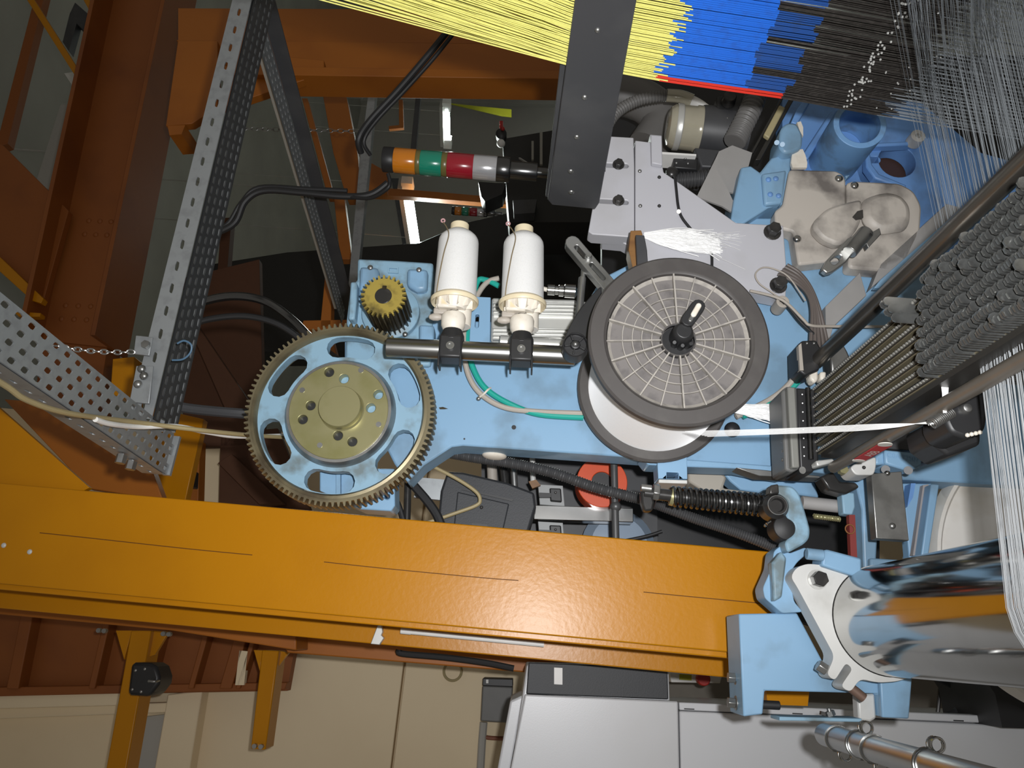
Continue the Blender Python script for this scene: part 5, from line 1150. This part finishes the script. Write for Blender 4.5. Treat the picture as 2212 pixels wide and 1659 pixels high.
solo('warp_sheet', 'thin grey-white warp threads fanning above the dark rod', 'warp threads', B, yarn_g, kind='stuff')
# ------------------------------------------------------------------ chrome roller and its clamp
rl = thing('chrome_roller', 'large polished chrome roller under the warp threads', 'roller', c0 - Z * rr0)
part('roller', Mb().cyl(c0 - N * .03, c0 + N * .93, rr0, seg=96), chrome, rl)
HCL = .09
ck = thing('roller_clamp', 'silver cast clamp flange gripping the chrome roller', 'clamp', M(1860, 1496, HCL))
ccl = c0 + N * (HCL - hcr)
part('flange', Mb().holed(PM(rnd([(1708, 1246), (1720, 1226), (1745, 1217), (1880, 1236), (2010, 1225), (2040, 1300), (2040, 1400), (1995, 1452), (1940, 1472), (1896, 1475), (1858, 1466), (1837, 1496), (1816, 1483), (1842, 1445), (1828, 1432), (1803, 1471), (1786, 1457), (1803, 1418), (1722, 1268)], 14), HCL), [circ(ccl, N, rr0 * 1.01, 64)], -N * .035), silver, ck, .002)
c = M(1765, 1252, HCL); part('washer', Mb().cyl(c, c + N * .002, mm(21, c)), alu, ck); part('bolt', Mb().hexa(c + N * .002, N, mm(17, c), .014), blk_m, ck, .001)
part('clamp_bolt', Mb().cyl(M(1766, 1436, HCL - .01), M(1784, 1448, HCL - .01), mm(13, c), seg=6), steel, ck, .001)
part('clamp_thread', Mb().cyl(M(1836, 1484, HCL - .012), M(1866, 1508, HCL - .012), mm(10, c)), mat('rusty_thread', (.2, .13, .1), .5, .4), ck)
# ------------------------------------------------------------------ blue bracket under the roller
br = thing('roller_bracket', 'light blue bracket block below the silver roller clamp', 'bracket', M(1900, 1555, .07))
HBK = .035
part('block', plate([(1596, 1326), (1722, 1324), (1792, 1456), (1972, 1448), (1964, 1552), (1902, 1548), (1897, 1498), (1652, 1492), (1648, 1543), (1606, 1548)], HBK, .07), blue, br, .002)
part('side_plate', plate([(1900, 1450), (1972, 1450), (1964, 1553), (1906, 1550)], HBK + .012, .01), blue, br, .002)
for y in (1466, 1520):
    c = M(1604, y, HBK - .035); part('bolt', Mb().cyl(c, c + Z * .010, mm(15, c), seg=20).hexa(c + Z * .010, Z, mm(11, c), .010), steel, br, .0006)
for y in (1370, 1412): c = M(1600, y, HBK - .03); part('pin', Mb().dome(c, Z, .002, .002, 8), steel, br)
part('stud', Mb().cyl(M(1645, 1522, HBK - .02), M(1684, 1524, HBK - .02), mm(9, c)), blk_r, br, .001)
part('tab', plate([(1852, 1500), (1890, 1498), (1894, 1552), (1880, 1560), (1855, 1555)], HBK - .01, .02), silver, br, .003)
st = thing('slide_strip', 'thin blue strip with a nut in front of the cabinet top', 'strip', M(1760, 1560, .03))
part('strip', plate([(1684, 1548), (1712, 1549), (1862, 1552), (1862, 1560), (1712, 1557), (1684, 1557)], .05, .04), blue_old, st, .001)
part('nut', Mb().cyl(M(1796, 1546, .03), M(1792, 1536, .03), .006, seg=6).cyl(M(1793, 1540, .03), M(1790, 1530, .03), .003), steel, st)
part('nut', Mb().cyl(M(1780, 1546, .02), M(1781, 1538, .02), .006, seg=6), blk_m, st)
# ------------------------------------------------------------------ control cabinet
HCB = -.42
zc0 = M(1133, 1580, HCB).z
cb = thing('control_cabinet', 'pale grey control cabinet with a black side strip behind the column', 'cabinet', M(1500, 1600, HCB - .2))
part('front_panel', plate([(1134, 1500), (1465, 1515), (1487, 2600), (923, 2600)], HCB, .02), cabg, cb, .003)
part('body', plate([(1138, 1436), (1445, 1446), (1487, 2600), (970, 2600)], HCB - .021, .3), cabg, cb, .004)
part('side_strip', plate([(1142, 1431), (1442, 1442), (1444, 1511), (1137, 1499)], HCB - .003, .02), dkbox, cb, .002)
part('sticker', plate([(1197, 1442), (1215, 1443), (1215, 1479), (1197, 1478)], HCB - .0025, .0006), wht, cb)
part('top_cap', plate([(1102, 1514), (1132, 1501), (930, 2600), (900, 2600)], HCB - .06, .2), cabg, cb, .004)
cb2 = thing('control_cabinet', 'second pale grey cabinet with a slotted lip below the roller bracket', 'cabinet', M(1900, 1640, HCB - .2))
part('front_panel', plate([(1468, 1536), (2300, 1572), (2300, 2600), (1490, 2600)], HCB, .02), cabg, cb2, .003)
part('top_lip', plate([(1467, 1517), (2160, 1547), (2170, 1564), (1468, 1534)], HCB - .004, .03), cabg, cb2, .002)
for x in (1478, 1712, 2060, 2125): part('slot', plate([(x, 1529.5 + (x - 1468) * .0433), (x + 22, 1530.5 + (x - 1468) * .0433), (x + 22, 1533 + (x - 1468) * .0433), (x, 1532 + (x - 1468) * .0433)], HCB - .003, .002), blk, cb2)
part('body', plate([(1468, 1524), (2300, 1560), (2300, 2600), (1490, 2600)], HCB - .03, .3), cabg, cb2)
# background scraps between cabinet and column
sk = thing('warning_switch', 'red emergency switch with a yellow warning tag beyond the cabinet', 'switch', M(1500, 1480, -.9))
part('button', Mb().lathe(M(1517, 1466, -.9), N, [(mm(15, M(1517, 1466, -.9)), 0), (mm(14, M(1517, 1466, -.9)), .02)], 20), red, sk, .002)
part('tag', plate([(1468, 1456), (1494, 1458), (1494, 1470), (1468, 1468)], -.9, .005), ygreen, sk)
part('box', plate([(1446, 1452), (1560, 1460), (1556, 1476), (1450, 1474)], -.92, .05), wht, sk, .002)
solo('rear_partition', 'dim grey panel behind the red emergency switch', 'panel', Mb().prism(PM([(1440, 1440), (2300, 1400), (2300, 1570), (1440, 1540)], -1.3), -N * .04), mat('dim_grey_panel', (.22, .2, .17), .8))
solo('stand_frame', 'dark thin metal frame on the floor beyond the disc', 'frame', Mb().tube(PM([(2025, 1550, -.6), (2030, 1490, -.6), (2075, 1492, -.6), (2072, 1550, -.6)]), .004, 6, 1), blk_m)
solo('floor_hose', 'black hose curling beyond the chrome roller', 'hose', Mb().tube(PM([(2010, 1455, -.5), (2060, 1480, -.5), (2090, 1500, -.5), (2070, 1535, -.5), (2040, 1550, -.5)]), .008), blk_r)
solo('floor_box', 'black box standing at the cabinet end', 'box', Mb().prism(PM([(2110, 1440), (2260, 1440), (2260, 1575), (2165, 1572), (2150, 1500)], -.35), -N * .2), blk)
solo('orange_foot', 'orange steel plate seen under the blue bracket', 'plate', Mb().prism(PM([(1655, 1490), (1748, 1494), (1745, 1525), (1658, 1522)], -.2), -N * .02), orange)
# ------------------------------------------------------------------ lower rod with wire clips
q0, q1 = alongN(1782, 1587, .12, 1.05); qr = mm(23, q0)
lr = thing('steel_rod', 'plain round steel rod with wire clips in front of the cabinet', 'rod', q0)
part('rod', Mb().cyl(q0, q1, qr, seg=40), rod_d, lr, .001)
for x, sgn, od in ((1815, -1, 'first'), (1860, 1, 'second'), (1890, -1, 'third'), (2010, 1, 'fourth')):
    s = 0
    while px_of(q0 + N * s)[0] < x - 10: s += .002
    cc = q0 + N * s; w = thing('wire_clip', 'bent bright wire clip, %s from the free end of the steel rod' % od, 'clip', cc - Z * qr, 'wire clips on the steel rod')
    rw = qr + .0012; pth = []
    for k in range(15):
        a = math.radians(-30 + 240 * k / 14); pth.append(cc + (T * math.cos(a) * sgn + Z * math.sin(a)) * rw + N * .010 * k / 14)
    part('hoop', Mb().tube(pth, .0011, 6, 2), chrome_r, w)
    e = pth[0] if sgn > 0 else pth[0]
    d = (e - cc).normalized()
    part('coil', Mb().helix(e + d * .006 - N * .004, e + d * .006 + N * .006, .0065, .0010, 2.5, 6), chrome_r, w)
